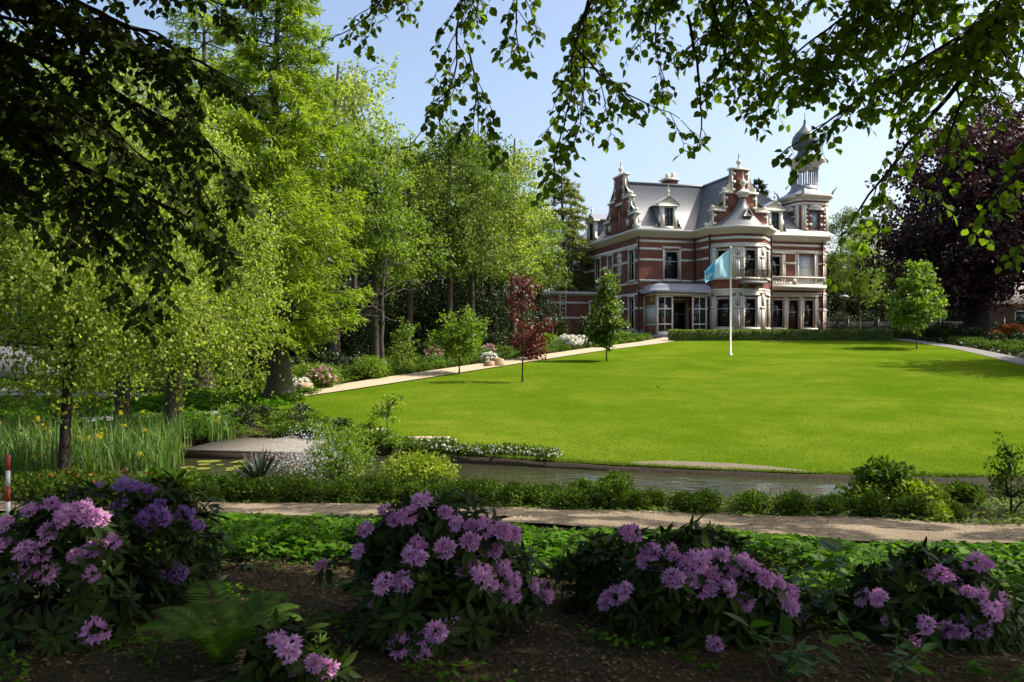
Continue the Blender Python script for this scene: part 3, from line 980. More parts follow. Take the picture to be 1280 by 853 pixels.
# balcony, porch, annex, ladders, pipes -------------------------------------
g = Geo()
FW.box(g, 0.1, 6.6, 4.15, 4.40, 0.0, 0.95)
FW.box(g, 0.1, 6.6, 4.0, 4.148, 0.0, 0.7)
FW.box(g, 0.1, 6.6, 4.402, 4.5, 0.70, 0.92)
FW.box(g, 0.1, 6.6, 5.02, 5.16, 0.68, 0.94)
for s in (0.15, 3.3, 6.3):
    FW.box(g, s, s + 0.28, 4.502, 5.018, 0.69, 0.93)
bal = g.obj("balustrade", M_WHITE, HO)
proto = Geo().lathe([(0.08, 0), (0.08, 0.06), (0.045, 0.1), (0.09, 0.22), (0.045, 0.36), (0.08, 0.42), (0.08, 0.516)], (0, 0, 0), 8).mesh("baluster")
proto.materials.append(M_WHITE)
for i in range(22):
    s = 0.6 + i * 0.26
    if abs(s - 3.44) < 0.25: continue
    b = bpy.data.objects.new("baluster", proto)
    col.objects.link(b)
    b.parent = bal
    b.location = FW.p(s, 4.502, 0.81)
g = Geo()
FB.box(g, 0.1, 2.22, 4.2, 4.42, 0.0, 0.75)
for s in (0.5, 1.6):
    g.poly_prism([FB.p(s, 4.2, 0), FB.p(s, 4.2, 0.65), FB.p(s, 3.8, 0)], [FB.p(s + 0.2, 4.2, 0), FB.p(s + 0.2, 4.2, 0.65), FB.p(s + 0.2, 3.8, 0)])
ib = g.obj("balcony", M_STONE, HO)
g = Geo()
for s in np.linspace(0.15, 2.17, 22):
    g.tube([FB.p(s, 4.42, 0.72), FB.p(s, 5.3, 0.72)], 0.014, 4)
for o_ in (0.15, 0.3, 0.45, 0.6):
    for s in (0.15, 2.17):
        g.tube([FB.p(s, 4.42, o_), FB.p(s, 5.3, o_)], 0.014, 4)
g.tube([FB.p(0.15, 5.3, 0), FB.p(0.15, 5.3, 0.72), FB.p(2.17, 5.3, 0.72), FB.p(2.17, 5.3, 0)], 0.03, 4)
for i in range(6):
    c = 0.35 + i * 0.33
    g.tube([FB.p(c + 0.12 * math.cos(t), 4.86 + 0.17 * math.sin(t), 0.73) for t in np.linspace(0, 6.28, 10)], 0.014, 4)
g.obj("railing", M_DARK, ib)

for f, s in ((FM, 0.06), (FM, 5.16), (FA, 0.05), (FC, 2.2), (FW, 6.75), (FS, 17.2)):
    g = Geo().tube([f.p(s, 0.1, 0.13), f.p(s, 8.35, 0.13)], 0.07, 6)
    g.obj("downpipe", M_DARK, HO)

# porch in the corner of front and cross wing
PO = Geo()
FP = Face((0.55, -2.75), (1, 0), (0, -1), 4.7)
FQ = Face((0.55, 0), (0, -1), (-1, 0), 2.75)
for s in (0.0, 1.28, 3.1, 4.3):
    FP.box(PO, s, s + 0.11, 0.0, 3.3, -0.11, 0.0)
    FP.box(PO, s - 0.04, s + 0.15, 2.9, 3.0, -0.14, 0.03)
FP.box(PO, -0.05, 4.7, 3.3, 3.5, -0.2, 0.05)
FQ.box(PO, 0, 2.6, 3.3, 3.5, -0.2, 0.05)
for i in range(30):
    s = 0.05 + i * 0.155
    FP.box(PO, s, s + 0.07, 3.2, 3.298, -0.06, 0.0)
for s0, s1 in ((0.11, 1.28), (3.21, 4.3)):
    for z in (0.32, 0.95, 2.2, 2.99 + 0.2):
        FP.box(PO, s0, s1, z - 0.05, z + 0.05, -0.09, -0.03)
    FP.box(PO, (s0 + s1) / 2 - 0.03, (s0 + s1) / 2 + 0.03, 0.37, 3.14, -0.085, -0.035)
    FP.box(PO, s0, s1, 0.0, 0.27, -0.1, -0.02)
for z in (0.9, 2.45):
    FQ.box(PO, 0.1, 2.55, z - 0.05, z + 0.05, -0.08, 0.02)
FQ.box(PO, 0.08, 0.2, 0, 3.3, -0.1, 0.03)
FQ.box(PO, 2.5, 2.62, 0, 3.3, -0.1, 0.03)
po = PO.obj("porch", M_WHITE, HO)
for s0, s1 in ((0.12, 1.27), (3.22, 4.29)):
    g = Geo()
    FP.box(g, s0, s1, 0.4, 3.1, -0.065, -0.055)
    g.obj("pane", M_GLASS, po)
g = Geo()
FQ.box(g, 0.21, 2.49, 0.97, 2.38, -0.06, -0.02)
g.obj("side_panel", mat("panel_paint", (0.52, 0.52, 0.44), 0.6, 0.3), po)
g = Geo()
FQ.box(g, 0.21, 2.49, 2.52, 3.28, -0.06, -0.03)
g.obj("stained_glass", mat("stained_glass", (0.20, 0.05, 0.02), 0.3, 0.4, (14, (0.4, 0.25, 0.05), 0.5)), po)
g = Geo()
FQ.box(g, 0.21, 2.49, 0.05, 0.85, -0.06, -0.02)
g.obj("brick_base", M_BRICK, po)
g = Geo()
g.box(0.3, 5.2, -3.0, 0, -0.4, 0.1)
g.box(1.7, 3.9, -3.5, -3.0, -0.4, 0.0)
g.obj("step", M_STONE, po)
# its curved zinc roof
g = Geo()
prof = [(0.35, 3.50), (0.36, 3.68), (0.25, 3.70), (0.12, 3.98), (-0.12, 4.18), (-0.45, 4.30), (-2.7, 4.40)]
rows = []
for o_, z in prof:
    y = -2.75 - o_
    xl = 0.55 - o_ * 1.0
    rows.append([(xl, min(0.0, 0.0), z), (xl, y if y < -0.02 else -0.02, z), (5.22, y if y < -0.02 else -0.02, z)])
V = np.array(rows)
g.add(V.reshape(-1, 3), grid_faces(len(prof), 3))
g.obj("porch_roof", M_ZINC, po)

# annex on the left
AN = thing("annex", "single storey flat roofed brick annex against the left side of the mansion", "annex", (10.5, 67.0, 0.0), TH)
F1 = Face((-4.9, 8.0), (1, 0), (0, -1), 4.88)
F2 = Face((-4.9, 8.0), (0, 1), (-1, 0), 9.0)
g, w = Geo(), Geo()
ah = [(0.4, 1.0, 0.3, 3.0), (3.6, 4.4, 0.5, 3.0)]
ah2 = [(1.6, 3.4, 0.4, 2.7)]
F1.wall(g, -1.6, 3.9, [ah[1]])
F2.wall(g, -1.6, 3.9, ah2)
g.add([(-4.9, 8, 3.9), (-0.02, 8, 3.9), (-0.02, 17, 3.9), (-4.9, 17, 3.9)], [(0, 1, 2, 3)])
for f, hs in ((F1, [ah[1]]), (F2, ah2)):
    f.bands(w, [(1.55, 1.75), (2.95, 3.15)], hs)
g.obj("wall", M_BRICK, AN)
w.obj("belt_course", M_WHITE, AN)
g = Geo()
sweep(g, [(-4.9, 17), (-4.9, 8), (-0.02, 8)], [(0.0, 3.72), (0.12, 3.78), (0.25, 3.9), (0.26, 4.08), (-0.2, 4.1)])
g.obj("cornice", M_WHITE, AN)
window(F1, ah[1], "sash", AN, False)
window(F2, ah2[0], "casement", AN, False)
def ladder(face, s, z0, z1, off, parent):
    g = Geo()
    for d in (0, 0.55):
        face.box(g, s + d, s + d + 0.06, z0, z1, off, off + 0.05)
    z = z0 + 0.3
    while z < z1:
        face.box(g, s + 0.06, s + 0.55, z, z + 0.05, off + 0.005, off + 0.045)
        z += 0.36
    g.obj("ladder", M_WHITE, parent)
ladder(F1, 0.55, -0.3, 4.05, 0.15, AN)
ladder(FS, 13.6, 4.2, 9.9, 0.55, HO)

# ------------------------------------------------------------------ flagpole and flag
fp = P(913, 445, 41.5)
g = Geo()
g.lathe([(0.12, 0), (0.12, 0.06), (0.05, 0.08), (0.045, 3.0), (0.03, 5.55), (0.05, 5.57), (0.05, 5.63), (0.0, 5.66)], (0, 0, 0), 10)
pole = g.obj("flagpole", M_WHITE, None, True, (fp[0], fp[1], h1(fp[0], fp[1]) + 0.02))
tag(pole, "tall white flagpole standing on the lawn in front of the mansion", "flagpole")
# limp flag: local u along the fly (drooping), v down the hoist
nu, nv = 26, 18
hoist, fly = 1.45, 1.9
U, Vv = np.meshgrid(np.linspace(0, 1, nu), np.linspace(0, 1, nv))
fx = -U * 1.33
fz = -Vv * hoist * (1 - 0.52 * U ** 1.2) - U ** 1.15 * 1.15 * (1 - 0.05 * Vv) + 0.12 * np.sin(U * 3.1) * Vv
fyy = 0.14 * np.sin(U * 8 + Vv * 2.5) * U ** 0.6 + 0.08 * np.sin(U * 17 - Vv * 4) * U - 0.25 * U
fl = Geo()
fl.add(np.stack([fx, fyy, fz], -1).reshape(-1, 3), grid_faces(nv, nu))
def flagmat():
    m = bpy.data.materials.new("flag_cloth")
    m.use_nodes = True
    t = m.node_tree
    b = t.nodes["Principled BSDF"]
    b.inputs["Roughness"].default_value = 0.8
    at = t.nodes.new("ShaderNodeUVMap")
    sp = t.nodes.new("ShaderNodeSeparateXYZ")
    t.links.new(at.outputs[0], sp.inputs[0])
    r = t.nodes.new("ShaderNodeValToRGB")
    r.color_ramp.interpolation = 'LINEAR'
    e = r.color_ramp.elements
    e[0].position, e[0].color = 0.0, (0.32, 0.64, 0.82, 1)
    e[1].position, e[1].color = 0.55, (0.52, 0.77, 0.90, 1)
    x = e.new(0.64); x.color = (0.07, 0.34, 0.60, 1)
    x = e.new(0.93); x.color = (0.07, 0.34, 0.60, 1)
    x = e.new(0.95); x.color = (0.42, 0.72, 0.80, 1)
    t.links.new(sp.outputs[0], r.inputs[0])
    t.links.new(r.outputs[0], b.inputs["Base Color"])
    tr = t.nodes.new("ShaderNodeBsdfTranslucent")
    t.links.new(r.outputs[0], tr.inputs[0])
    ms = t.nodes.new("ShaderNodeMixShader")
    ms.inputs[0].default_value = 0.4
    t.links.new(b.outputs[0], ms.inputs[1])
    t.links.new(tr.outputs[0], ms.inputs[2])
    t.links.new(ms.outputs[0], t.nodes["Material Output"].inputs[0])
    return m
flag = fl.obj("flag", flagmat(), None, True, (fp[0] - 0.05, fp[1], pole.location.z + 5.5))
uvl = flag.data.uv_layers.new(name="UVMap")
vi = np.zeros(len(flag.data.loops), np.int32)
flag.data.loops.foreach_get("vertex_index", vi)
UVa = np.stack([U.ravel(), 1 - Vv.ravel()], -1)[vi]
uvl.data.foreach_set("uv", UVa.astype(np.float32).ravel())
tag(flag, "light blue flag with pale lettering hanging limp from the white flagpole", "flag")
# pale lettering sewn on the fly end: R C I strokes following the cloth
def fpt(uu, vv, off):
    x = -uu * 1.33
    z = -vv * hoist * (1 - 0.52 * uu ** 1.2) - uu ** 1.15 * 1.15 * (1 - 0.05 * vv) + 0.12 * math.sin(uu * 3.1) * vv
    y = 0.14 * math.sin(uu * 8 + vv * 2.5) * uu ** 0.6 + 0.08 * math.sin(uu * 17 - vv * 4) * uu - 0.25 * uu
    return (x, y + off, z)
g = Geo()
strokes = []
def letter(ch, u0, v0, w, h):
    S = {"R": [[(0, 1), (0, 0), (.8, .05), (.8, .45), (0, .5), (.9, 1)]], "C": [[(.9, .15), (.5, 0), (.1, .2), (0, .5), (.1, .8), (.5, 1), (.9, .85)]], "I": [[(.4, 0), (.4, 1)]], "O": [[(.5, 0), (.05, .3), (.05, .7), (.5, 1), (.95, .7), (.95, .3), (.5, 0)]]}[ch]
    for s in S:
        q = resample(np.array([(u0 - w * a, v0 + h * b, 0) for a, b in s]), 0.004)
        g.tube([fpt(a, b, -0.012) for a, b, _ in q], 0.022, 4)
letter("R", 0.90, 0.50, 0.075, 0.26)
letter("O", 0.81, 0.50, 0.07, 0.26)
letter("I", 0.73, 0.50, 0.06, 0.26)
g.obj("lettering", mat("flag_letter", (0.55, 0.72, 0.78), 0.8), flag)
# ------------------------------------------------------------------ vegetation builders
def unit(v):
    v = np.asarray(v, float)
    return v / (np.linalg.norm(v, axis=-1, keepdims=True) + 1e-9)

def bend(a, b, rng, sag=0.0, wig=0.06, n=6):
    a, b = np.asarray(a, float), np.asarray(b, float)
    t = np.linspace(0, 1, n)[:, None]
    L = np.linalg.norm(b - a)
    p = a + (b - a) * t
    p += np.sin(t * np.pi) * (rng.normal(0, wig, 3) * L)
    p[:, 2] += (np.sin(t * np.pi) * sag * L)[:, 0]
    p[1:-1] += rng.normal(0, wig * 0.25, (n - 2, 3)) * L
    return p

def crown_points(rng, blobs, n, shell=0.45):
    """points spread through ellipsoids (x, y, z, rx, ry, rz), denser towards their skin"""
    vol = np.array([b[3] * b[4] * b[5] for b in blobs]) ** 0.8
    k = rng.choice(len(blobs), n, p=vol / vol.sum())
    B = np.array(blobs)[k]
    d = unit(rng.normal(size=(n, 3)))
    r = rng.random(n) ** shell
    return B[:, :3] + d * r[:, None] * B[:, 3:], d

def broadleaf(seed, trunk, r0, blobs, nclump, per, L, W, cr, hang=0.2, strand=0.5, flat=0.7, limbs=10, hexa=False, up=0.5, kt=8, limb_r=0.35, shell=0.45, size_var=0.35):
    """trunk: polyline; blobs: crown ellipsoids; returns (wood Geo, leaf Geo)"""
    rng = np.random.default_rng(seed)
    wood, lf = Geo(), Geo()
    tr = resample(np.array(trunk, float), max(0.25, (trunk[-1][2] - trunk[0][2]) / 24))
    n = len(tr)
    t = np.linspace(0, 1, n)
    rad = r0 * (1 - 0.8 * t ** 0.9) + r0 * 0.5 * np.exp(-t * (tr[-1, 2] - tr[0, 2]) / (r0 * 2.2))
    wood.tube(tr, rad, kt)
    C, D = crown_points(rng, blobs, nclump, shell)
    # limbs run to some of the clumps; the rest hang on twigs from the nearest limb
    order = rng.permutation(nclump)
    ends = C[order[:limbs]]
    anchors = [tr[n // 3:]]
    for e in ends:
        hd = np.hypot(*(e[:2] - tr[-1, :2]))
        zt = e[2] - 0.55 * hd - 0.3
        i = int(np.clip(np.searchsorted(tr[:, 2], zt), n // 5, n - 2))
        p = bend(tr[i], e, rng, 0.08, 0.05, 8)
        wood.tube(p, np.linspace(max(0.02, rad[i] * limb_r), 0.012, 8), 5)
        anchors.append(p[3:])
    A = np.vstack(anchors)
    for c in C[order[limbs:]]:
        i = np.argmin(((A - c) ** 2).sum(1))
        wood.tube(bend(A[i], c, rng, 0.05, 0.06, 4), np.linspace(0.016, 0.006, 4) * (1 + r0), 3)
    # leaves in strands
    ns = max(3, per // 9)
    m = nclump * ns
    ci = np.repeat(np.arange(nclump), ns)
    s0 = C[ci] + rng.normal(0, 1, (m, 3)) * cr * np.array([1, 1, flat]) * 0.62
    sdir = unit(D[ci] * np.array([1, 1, 0.3]) * 0.7 + rng.normal(0, 0.6, (m, 3)) + np.array([0, 0, -hang]))
    q = 9
    tt = rng.random((m, q)) * strand
    base = s0[:, None] + sdir[:, None] * tt[..., None] + np.array([0, 0, -1]) * (hang * tt[..., None] ** 2 * 0.6) + rng.normal(0, L * 0.55, (m, q, 3))
    base = base.reshape(-1, 3)
    N = len(base)
    dirs = unit(np.repeat(sdir, q, 0) * 0.5 + rng.normal(0, 0.75, (N, 3)) + np.array([0, 0, -0.35 - hang * 0.5]))
    nor = rng.normal(0, 0.7, (N, 3)) + np.array([0, 0, up])
    sc = 1 + size_var * (rng.random(N) * 2 - 1)
    lf.leaves(base, dirs, nor, L * sc, W * sc, hexa, 0.12, None, rng)
    return wood, lf

def tree(name, label, cat, loc, wood, lf, bark, leaf, group=None, rz=0.0, sc=1.0):
    o = thing(name, label, cat, loc, rz, group, sc)
    wood.obj("trunk", bark, o, True)
    lf.obj("crown", leaf, o)
    return o

def conifer(seed, Ht, r0, z0, prof, whorls, per, L, W, droop=0.3, feather=26, spread=0.5, tip_up=0.0, wood_r=0.05, slim=1.0):
    """straight trunk, whorled branches; prof(t) gives branch length at relative height t"""
    rng = np.random.default_rng(seed)
    wood, lf = Geo(), Geo()
    z = np.linspace(0, Ht, 22)
    ax = np.stack([0.02 * Ht * np.sin(z * 0.4 + seed) * 0.3, 0.02 * Ht * np.cos(z * 0.33) * 0.3, z], -1)
    ax -= ax[0]
    wood.tube(ax, r0 * (1 - z / Ht * 0.93) + r0 * 0.7 * np.exp(-z / (r0 * 1.6)), 9)
    for i in range(whorls):
        t = (i + rng.random() * 0.7) / whorls
        zb = z0 + (Ht - z0) * t
        nb = rng.integers(3, 6) if t < 0.9 else 3
        a0 = rng.random() * 6.28
        for j in range(nb):
            a = a0 + j * 6.283 / nb + rng.normal(0, 0.3)
            Lb = prof(t) * (0.7 + 0.5 * rng.random())
            if Lb < 0.1: continue
            d = np.array([math.cos(a), math.sin(a), 0])
            s = np.linspace(0, 1, 7)[:, None]
            p0 = np.array([np.interp(zb, z, ax[:, 0]), np.interp(zb, z, ax[:, 1]), zb])
            b = p0 + d * s * Lb + np.array([0, 0, 1]) * (Lb * (0.22 * s - (droop + 0.22) * s ** 1.6 + tip_up * s ** 3)) + rng.normal(0, 0.015, (7, 3)) * Lb
            wood.tube(b, np.linspace(wood_r * (0.4 + Lb * 0.2), 0.008, 7), 4)
            # branchlets both sides
            nbk = max(4, int(feather * Lb / prof(0.2)))
            u = 0.12 + 0.88 * rng.random(nbk)
            q = np.stack([np.interp(u, s[:, 0], b[:, k]) for k in range(3)], -1)
            side = np.where(rng.random(nbk) < 0.5, -1, 1)[:, None]
            perp = np.array([-d[1], d[0], 0])
            bl = spread * Lb * (1.05 - u) ** 0.6 * 0.55 * (0.5 + 0.8 * rng.random(nbk)) + 0.1
            bd = unit(d * 0.8 + perp * side * (0.8 + 0.3 * rng.random((nbk, 1))) + np.array([0, 0, -0.25]) * rng.random((nbk, 1)) + rng.normal(0, 0.15, (nbk, 3)))
            m = per
            w = rng.random((nbk, m))
            base = q[:, None] + bd[:, None] * (w * bl[:, None])[..., None] + np.array([0, 0, -1]) * ((w * bl[:, None]) ** 2 * 0.35)[..., None]
            base = base.reshape(-1, 3)
            n = len(base)
            dd = unit(np.repeat(bd, m, 0) * 0.8 + rng.normal(0, 0.55, (n, 3)) + np.array([0, 0, -0.25]))
            nn = rng.normal(0, 0.5, (n, 3)) + np.array([0, 0, 0.8])
            scl = 0.7 + 0.6 * rng.random(n)
            lf.leaves(base + rng.normal(0, L * 0.12, (n, 3)), dd, nn, L * scl, W * scl, False, 0.05, None, rng)
    return wood, lf

def shrub(seed, rx, ry, rz, n, L, W, stems=7, hexa=False, up=0.5, lumps=6, z0=0.05, flowers=None, fl_size=0.05, upright=0.3):
    """rounded, lumpy bush sitting on z = 0. returns (stem Geo, leaf Geo, flower Geo or None)"""
    rng = np.random.default_rng(seed)
    blobs = []
    for i in range(lumps):
        a, r = rng.random() * 6.28, 0.55 * rng.random() ** 0.6
        s = 0.45 + 0.3 * rng.random()
        blobs.append((rx * r * math.cos(a), ry * r * math.sin(a), rz * (0.45 + 0.2 * rng.random()) * (1 - 0.3 * r), rx * s, ry * s, rz * (0.42 + 0.16 * rng.random())))
    Pn, D = crown_points(rng, blobs, n, 0.33)
    keep = Pn[:, 2] > z0
    Pn, D = Pn[keep], D[keep]
    Pn = Pn + rng.normal(0, L * 0.35, Pn.shape)
    dirs = unit(D * 0.6 + rng.normal(0, 0.6, Pn.shape) + np.array([0, 0, upright]))
    nor = D * 0.5 + rng.normal(0, 0.5, Pn.shape) + np.array([0, 0, up])
    sc = 0.65 + 0.7 * rng.random(len(Pn))
    lf = Geo().leaves(Pn, dirs, nor, L * sc, W * sc, hexa, 0.12, None, rng)
    wood = Geo()
    for i in range(stems):
        a = rng.random() * 6.28
        b = blobs[i % lumps]
        wood.tube(bend((0.15 * rx * math.cos(a), 0.15 * ry * math.sin(a), -0.05), np.array(b[:3]) + rng.normal(0, 0.2, 3) * np.array([rx, ry, rz]), rng, 0.0, 0.06, 5), np.linspace(0.012 + 0.012 * rz, 0.004, 5), 4)
    fg = None
    if flowers:
        Pf, Df = crown_points(rng, blobs, flowers * 3, 0.02)
        k = (Pf[:, 2] > rz * 0.35) & (Df[:, 2] > -0.15)
        Pf, Df = Pf[k][:flowers], Df[k][:flowers]
        base = np.repeat(Pf + Df * L * 0.3, 6, 0)
        m = len(base)
        fg = Geo().leaves(base, unit(np.repeat(Df, 6, 0) * 0.5 + rng.normal(0, 0.8, (m, 3))), rng.normal(0, 0.5, (m, 3)) + np.repeat(Df, 6, 0), fl_size, fl_size * 0.8, False, 0.1, None, rng)
    return wood, lf, fg

def bush(name, label, cat, loc, geo, leaf, bark=None, flower=None, group=None, rz=0.0, sc=1.0):
    o = thing(name, label, cat, loc, rz, group, sc)
    geo[0].obj("stem", bark or M_BARKD, o)
    geo[1].obj("foliage", leaf, o)
    if geo[2] is not None:
        geo[2].obj("flower", flower, o)
    return o

def on(x, y, dz=0.0):
    return (x, y, h1(x, y) + dz)

# ------------------------------------------------------------------ the wood behind the garden, left of the mansion
W_GROUP = "tall trees of the wood left of the mansion"
wtypes = []
for sd_, Ht, leaf, cw in ((1, 15, L_MID, 2.6), (2, 14, L_PALE, 2.3), (3, 13, L_WOOD, 2.9), (4, 16, L_PALE, 2.2)):
    blobs = [(0, 0, Ht * 0.62, cw, cw, Ht * 0.32), (0.6, -0.4, Ht * 0.82, cw * 0.7, cw * 0.7, Ht * 0.17), (-0.7, 0.5, Ht * 0.48, cw * 0.95, cw * 0.95, Ht * 0.16)]
    pale = leaf is L_PALE
    wtypes.append((broadleaf(sd_, [(0, 0, -0.3), (0.15, 0.1, Ht * .3), (-0.1, 0.15, Ht * .6), (0.2, 0, Ht * .92)], 0.23, blobs, 95 if pale else 140, 72 if pale else 100, 0.17, 0.11, 0.58, 0.2, 0.5, 0.45, 26 if pale else 16), leaf))
WL = ["tall green leafy tree in the wood left of the mansion", "tall pale slender tree with an airy crown in the wood left of the mansion",
      "broad green tree with layered boughs in the wood left of the mansion", "very tall pale thin tree rising above the wood left of the mansion"]
wprot = {}
wood_spots = [  # photo pixel of the trunk, distance, type, scale
    (560, 40, 0, .74), (592, 42, 0, .76), (470, 36, 2, .78), (510, 40, 1, .78), (535, 47, 1, .84), (615, 50, 2, .92),
    (440, 44, 3, 1.02), (418, 37, 1, 1.1), (395, 50, 3, 1.15), (575, 55, 3, 0.82), (495, 54, 0, .88), (655, 58, 2, .80),
    (362, 56, 0, 1.0), (300, 46, 0, 1.0), (643, 46, 1, .86), (675, 60, 0, .66), (255, 44, 2, 1.0), (210, 42, 0, 1.05), (160, 45, 2, 1.05), (110, 42, 0, 1.1), (60, 46, 2, 1.1), (10, 44, 0, 1.1), (-40, 42, 2, 1.1), (-30, 60, 0, 1.1), (30, 58, 2, 1.1), (90, 61, 0, 1.1), (150, 59, 2, 1.1), (215, 60, 0, 1.1), (275, 61, 2, 1.1), (330, 63, 0, 1.0), (455, 62, 2, .9), (545, 64, 0, .9), (620, 68, 2, .95)]
for i, (px, d, k, s) in enumerate(wood_spots):
    x = (px - 640) * d / 1000
    loc, rz, s = on(x, d), i * 1.9, s * (1.1 if 440 < px < 680 else 1.0)
    if k not in wprot:
        (wd, lf), leaf = wtypes[k]
        wprot[k] = tree("woodland_tree", WL[k], "tree", loc, wd, lf, M_BARKG if k in (1, 3) else M_BARK, leaf, W_GROUP, rz, s)
    else:
        dup(wprot[k], loc, rz, s)
# dark holly like understorey that closes the wood at eye level
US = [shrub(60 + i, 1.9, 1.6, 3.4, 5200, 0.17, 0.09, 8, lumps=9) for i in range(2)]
up_ = [None, None]
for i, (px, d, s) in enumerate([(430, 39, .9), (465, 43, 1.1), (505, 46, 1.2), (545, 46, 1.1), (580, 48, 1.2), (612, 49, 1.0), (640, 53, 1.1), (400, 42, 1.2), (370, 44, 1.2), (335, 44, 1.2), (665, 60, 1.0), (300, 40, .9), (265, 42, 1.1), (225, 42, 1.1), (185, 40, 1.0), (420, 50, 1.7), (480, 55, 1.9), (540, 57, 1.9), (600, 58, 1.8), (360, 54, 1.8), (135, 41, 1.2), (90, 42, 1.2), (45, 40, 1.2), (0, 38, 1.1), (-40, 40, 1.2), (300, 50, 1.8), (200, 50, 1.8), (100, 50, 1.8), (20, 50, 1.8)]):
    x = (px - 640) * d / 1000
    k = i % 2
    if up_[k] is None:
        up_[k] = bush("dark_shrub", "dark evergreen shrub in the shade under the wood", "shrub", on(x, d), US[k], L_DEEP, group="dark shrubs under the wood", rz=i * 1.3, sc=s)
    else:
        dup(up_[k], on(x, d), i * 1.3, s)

# tall conifer left of the mansion and dark fir behind it
wd, lf = conifer(11, 17.0, 0.42, 4.5, lambda t: 4.1 * (1 - t) ** 0.6 + 0.3, 19, 18, 0.34, 0.10, 0.15, 26, 0.6)
tree("spruce_tree", "tall spruce with drooping tiers of grey green needles at the mansion's left corner", "tree", (4.9, 75.0 + 4, h1(4.9, 75) - 0.2), wd, lf, M_BARK, L_PINE)
wd, lf = conifer(12, 18.8, 0.4, 2, lambda t: 3.3 * (1 - t) ** 0.75 + 0.25, 30, 26, 0.42, 0.13, 0.05, 24, 0.6, 0.2)
tree("fir_tree", "dark green fir rising behind the roof between gable and tower", "tree", (29.2, 95, -0.2), wd, lf, M_BARKD, L_FIR)
tree("fir_tree", "second dark fir, lower, behind the mansion beside the tower", "tree", (32.5, 97, -0.2), *conifer(13, 14.2, 0.35, 2, lambda t: 3.0 * (1 - t) ** 0.75 + 0.25, 24, 22, 0.42, 0.13, 0.05, 22, 0.6, 0.2), M_BARKD, L_FIR)

# the larch like tree on the tip of the lawn
wd, lf = conifer(21, 13.4, 0.33, 1.7, lambda t: 2.35 * (1 - t) ** 0.55 * (0.75 + 0.5 * np.sin(t * 2.6)) + 0.3, 36, 20, 0.20, 0.042, 0.10, 30, 0.85, 0.18)
lx, ly = P(350, 500, 23.9)[:2]
tree("larch_tree", "tall larch with bright feathery green branches on the tip of the lawn", "tree", on(lx, ly, -0.05), wd, lf, M_BARK, L_LARCH)
wd, lf = conifer(22, 14.5, 0.3, 2.0, lambda t: 2.8 * (1 - t) ** 0.5 + 0.3, 32, 18, 0.20, 0.045, 0.10, 28, 0.85, 0.18)
tree("larch_tree", "second feathery bright larch, further left behind the linden trees", "tree", on(-11.0, 28.5, -0.05), wd, lf, M_BARK, L_LARCH)

# three lindens by the pond
def linden(seed, Ht, r0, blobs, lean, n=170, per=150):
    return broadleaf(seed, [(0, 0, -0.2), (lean * .3, 0.03, Ht * .3), (lean * .5, 0.05, Ht * .6), (lean, 0, Ht)], r0, blobs, int(n * .85), int(per * 1.35), 0.064, 0.054, 0.27, 1.0, 0.7, 0.8, 18, False, 0.6, 8, 0.3)
d = 12.9
b = P(78, 607, d)
wd, lf = linden(31, 6.0, 0.10, [(0, 0, 4.6, 1.9, 1.7, 2.0), (-0.9, -.1, 3.0, 1.3, 1.2, 1.0), (0.9, 0.1, 3.0, 1.25, 1.2, 1.0), (0.1, 0, 6.2, 1.3, 1.3, 1.3), (-0.3, 0.3, 2.3, 1.0, 1.0, .5)], 0.25, 240, 140)
tree("linden_tree", "slim linden with a dark thin trunk nearest the iris bed", "tree", (b[0], d, h1(b[0], d)), wd, lf, M_BARKD, L_LINDEN)
d = 18.5
b = P(152, 550, d)
wd, lf = linden(32, 7.0, 0.19, [(0, 0, 5.0, 2.3, 2, 2.6), (-1.0, 0, 3.2, 1.5, 1.4, 1.2), (1.0, -.2, 3.4, 1.6, 1.4, 1.3), (0, 0, 7.6, 1.9, 1.8, 1.7), (0.3, -.6, 2.4, 1.1, 1.0, .6)], 0.1, 230, 140)
tree("linden_tree", "middle linden with a thick straight trunk behind the irises", "tree", (b[0], d, h1(b[0], d) - 0.05), wd, lf, M_BARK, L_LINDEN)
d = 17.9
b = P(212, 552, d)
wd, lf = linden(33, 6.2, 0.20, [(0.3, 0, 4.6, 2.0, 1.9, 2.1), (1.15, -.3, 2.9, 1.25, 1.3, 1.1), (-0.7, 0, 3.3, 1.3, 1.3, 1.1), (0.1, 0, 6.6, 1.5, 1.5, 1.3), (1.3, -.2, 2.0, .8, .9, .6)], 0.5, 230, 140)
tree("linden_tree", "leaning linden with drooping pale foliage beside the wooden deck", "tree", (b[0], d, h1(b[0], d) - 0.05), wd, lf, M_BARK, L_LINDEN)

# young trees on the lawn, each tied into its own bare ring of soil
def young(seed, Ht, z0, rx, n, per, L, W, leaf, name, label, px, py, d, cone=False):
    bl = [(0, 0, z0 + (Ht - z0) * .35, rx, rx, (Ht - z0) * .36), (0.1, 0, z0 + (Ht - z0) * .72, rx * (.5 if cone else .75), rx * (.5 if cone else .75), (Ht - z0) * .28), (-.15, .1, z0 + (Ht - z0) * .2, rx * .9, rx * .9, (Ht - z0) * .2)]
    wd, lf = broadleaf(seed, [(0, 0, -0.05), (0.02, 0, Ht * .5), (0, 0, Ht * .97)], min(0.035, 0.012 * Ht), bl, n, per, L, W, 0.2, 0.3, 0.22, 0.7, 16, False, 0.5, 7, 0.45)
    x = (px - 640) * d / 1000
    return tree(name, label, "tree", on(x, d, 0.03), wd, lf, M_BARK, leaf)
x_, y_ = (653 - 640) * .0285, 28.5
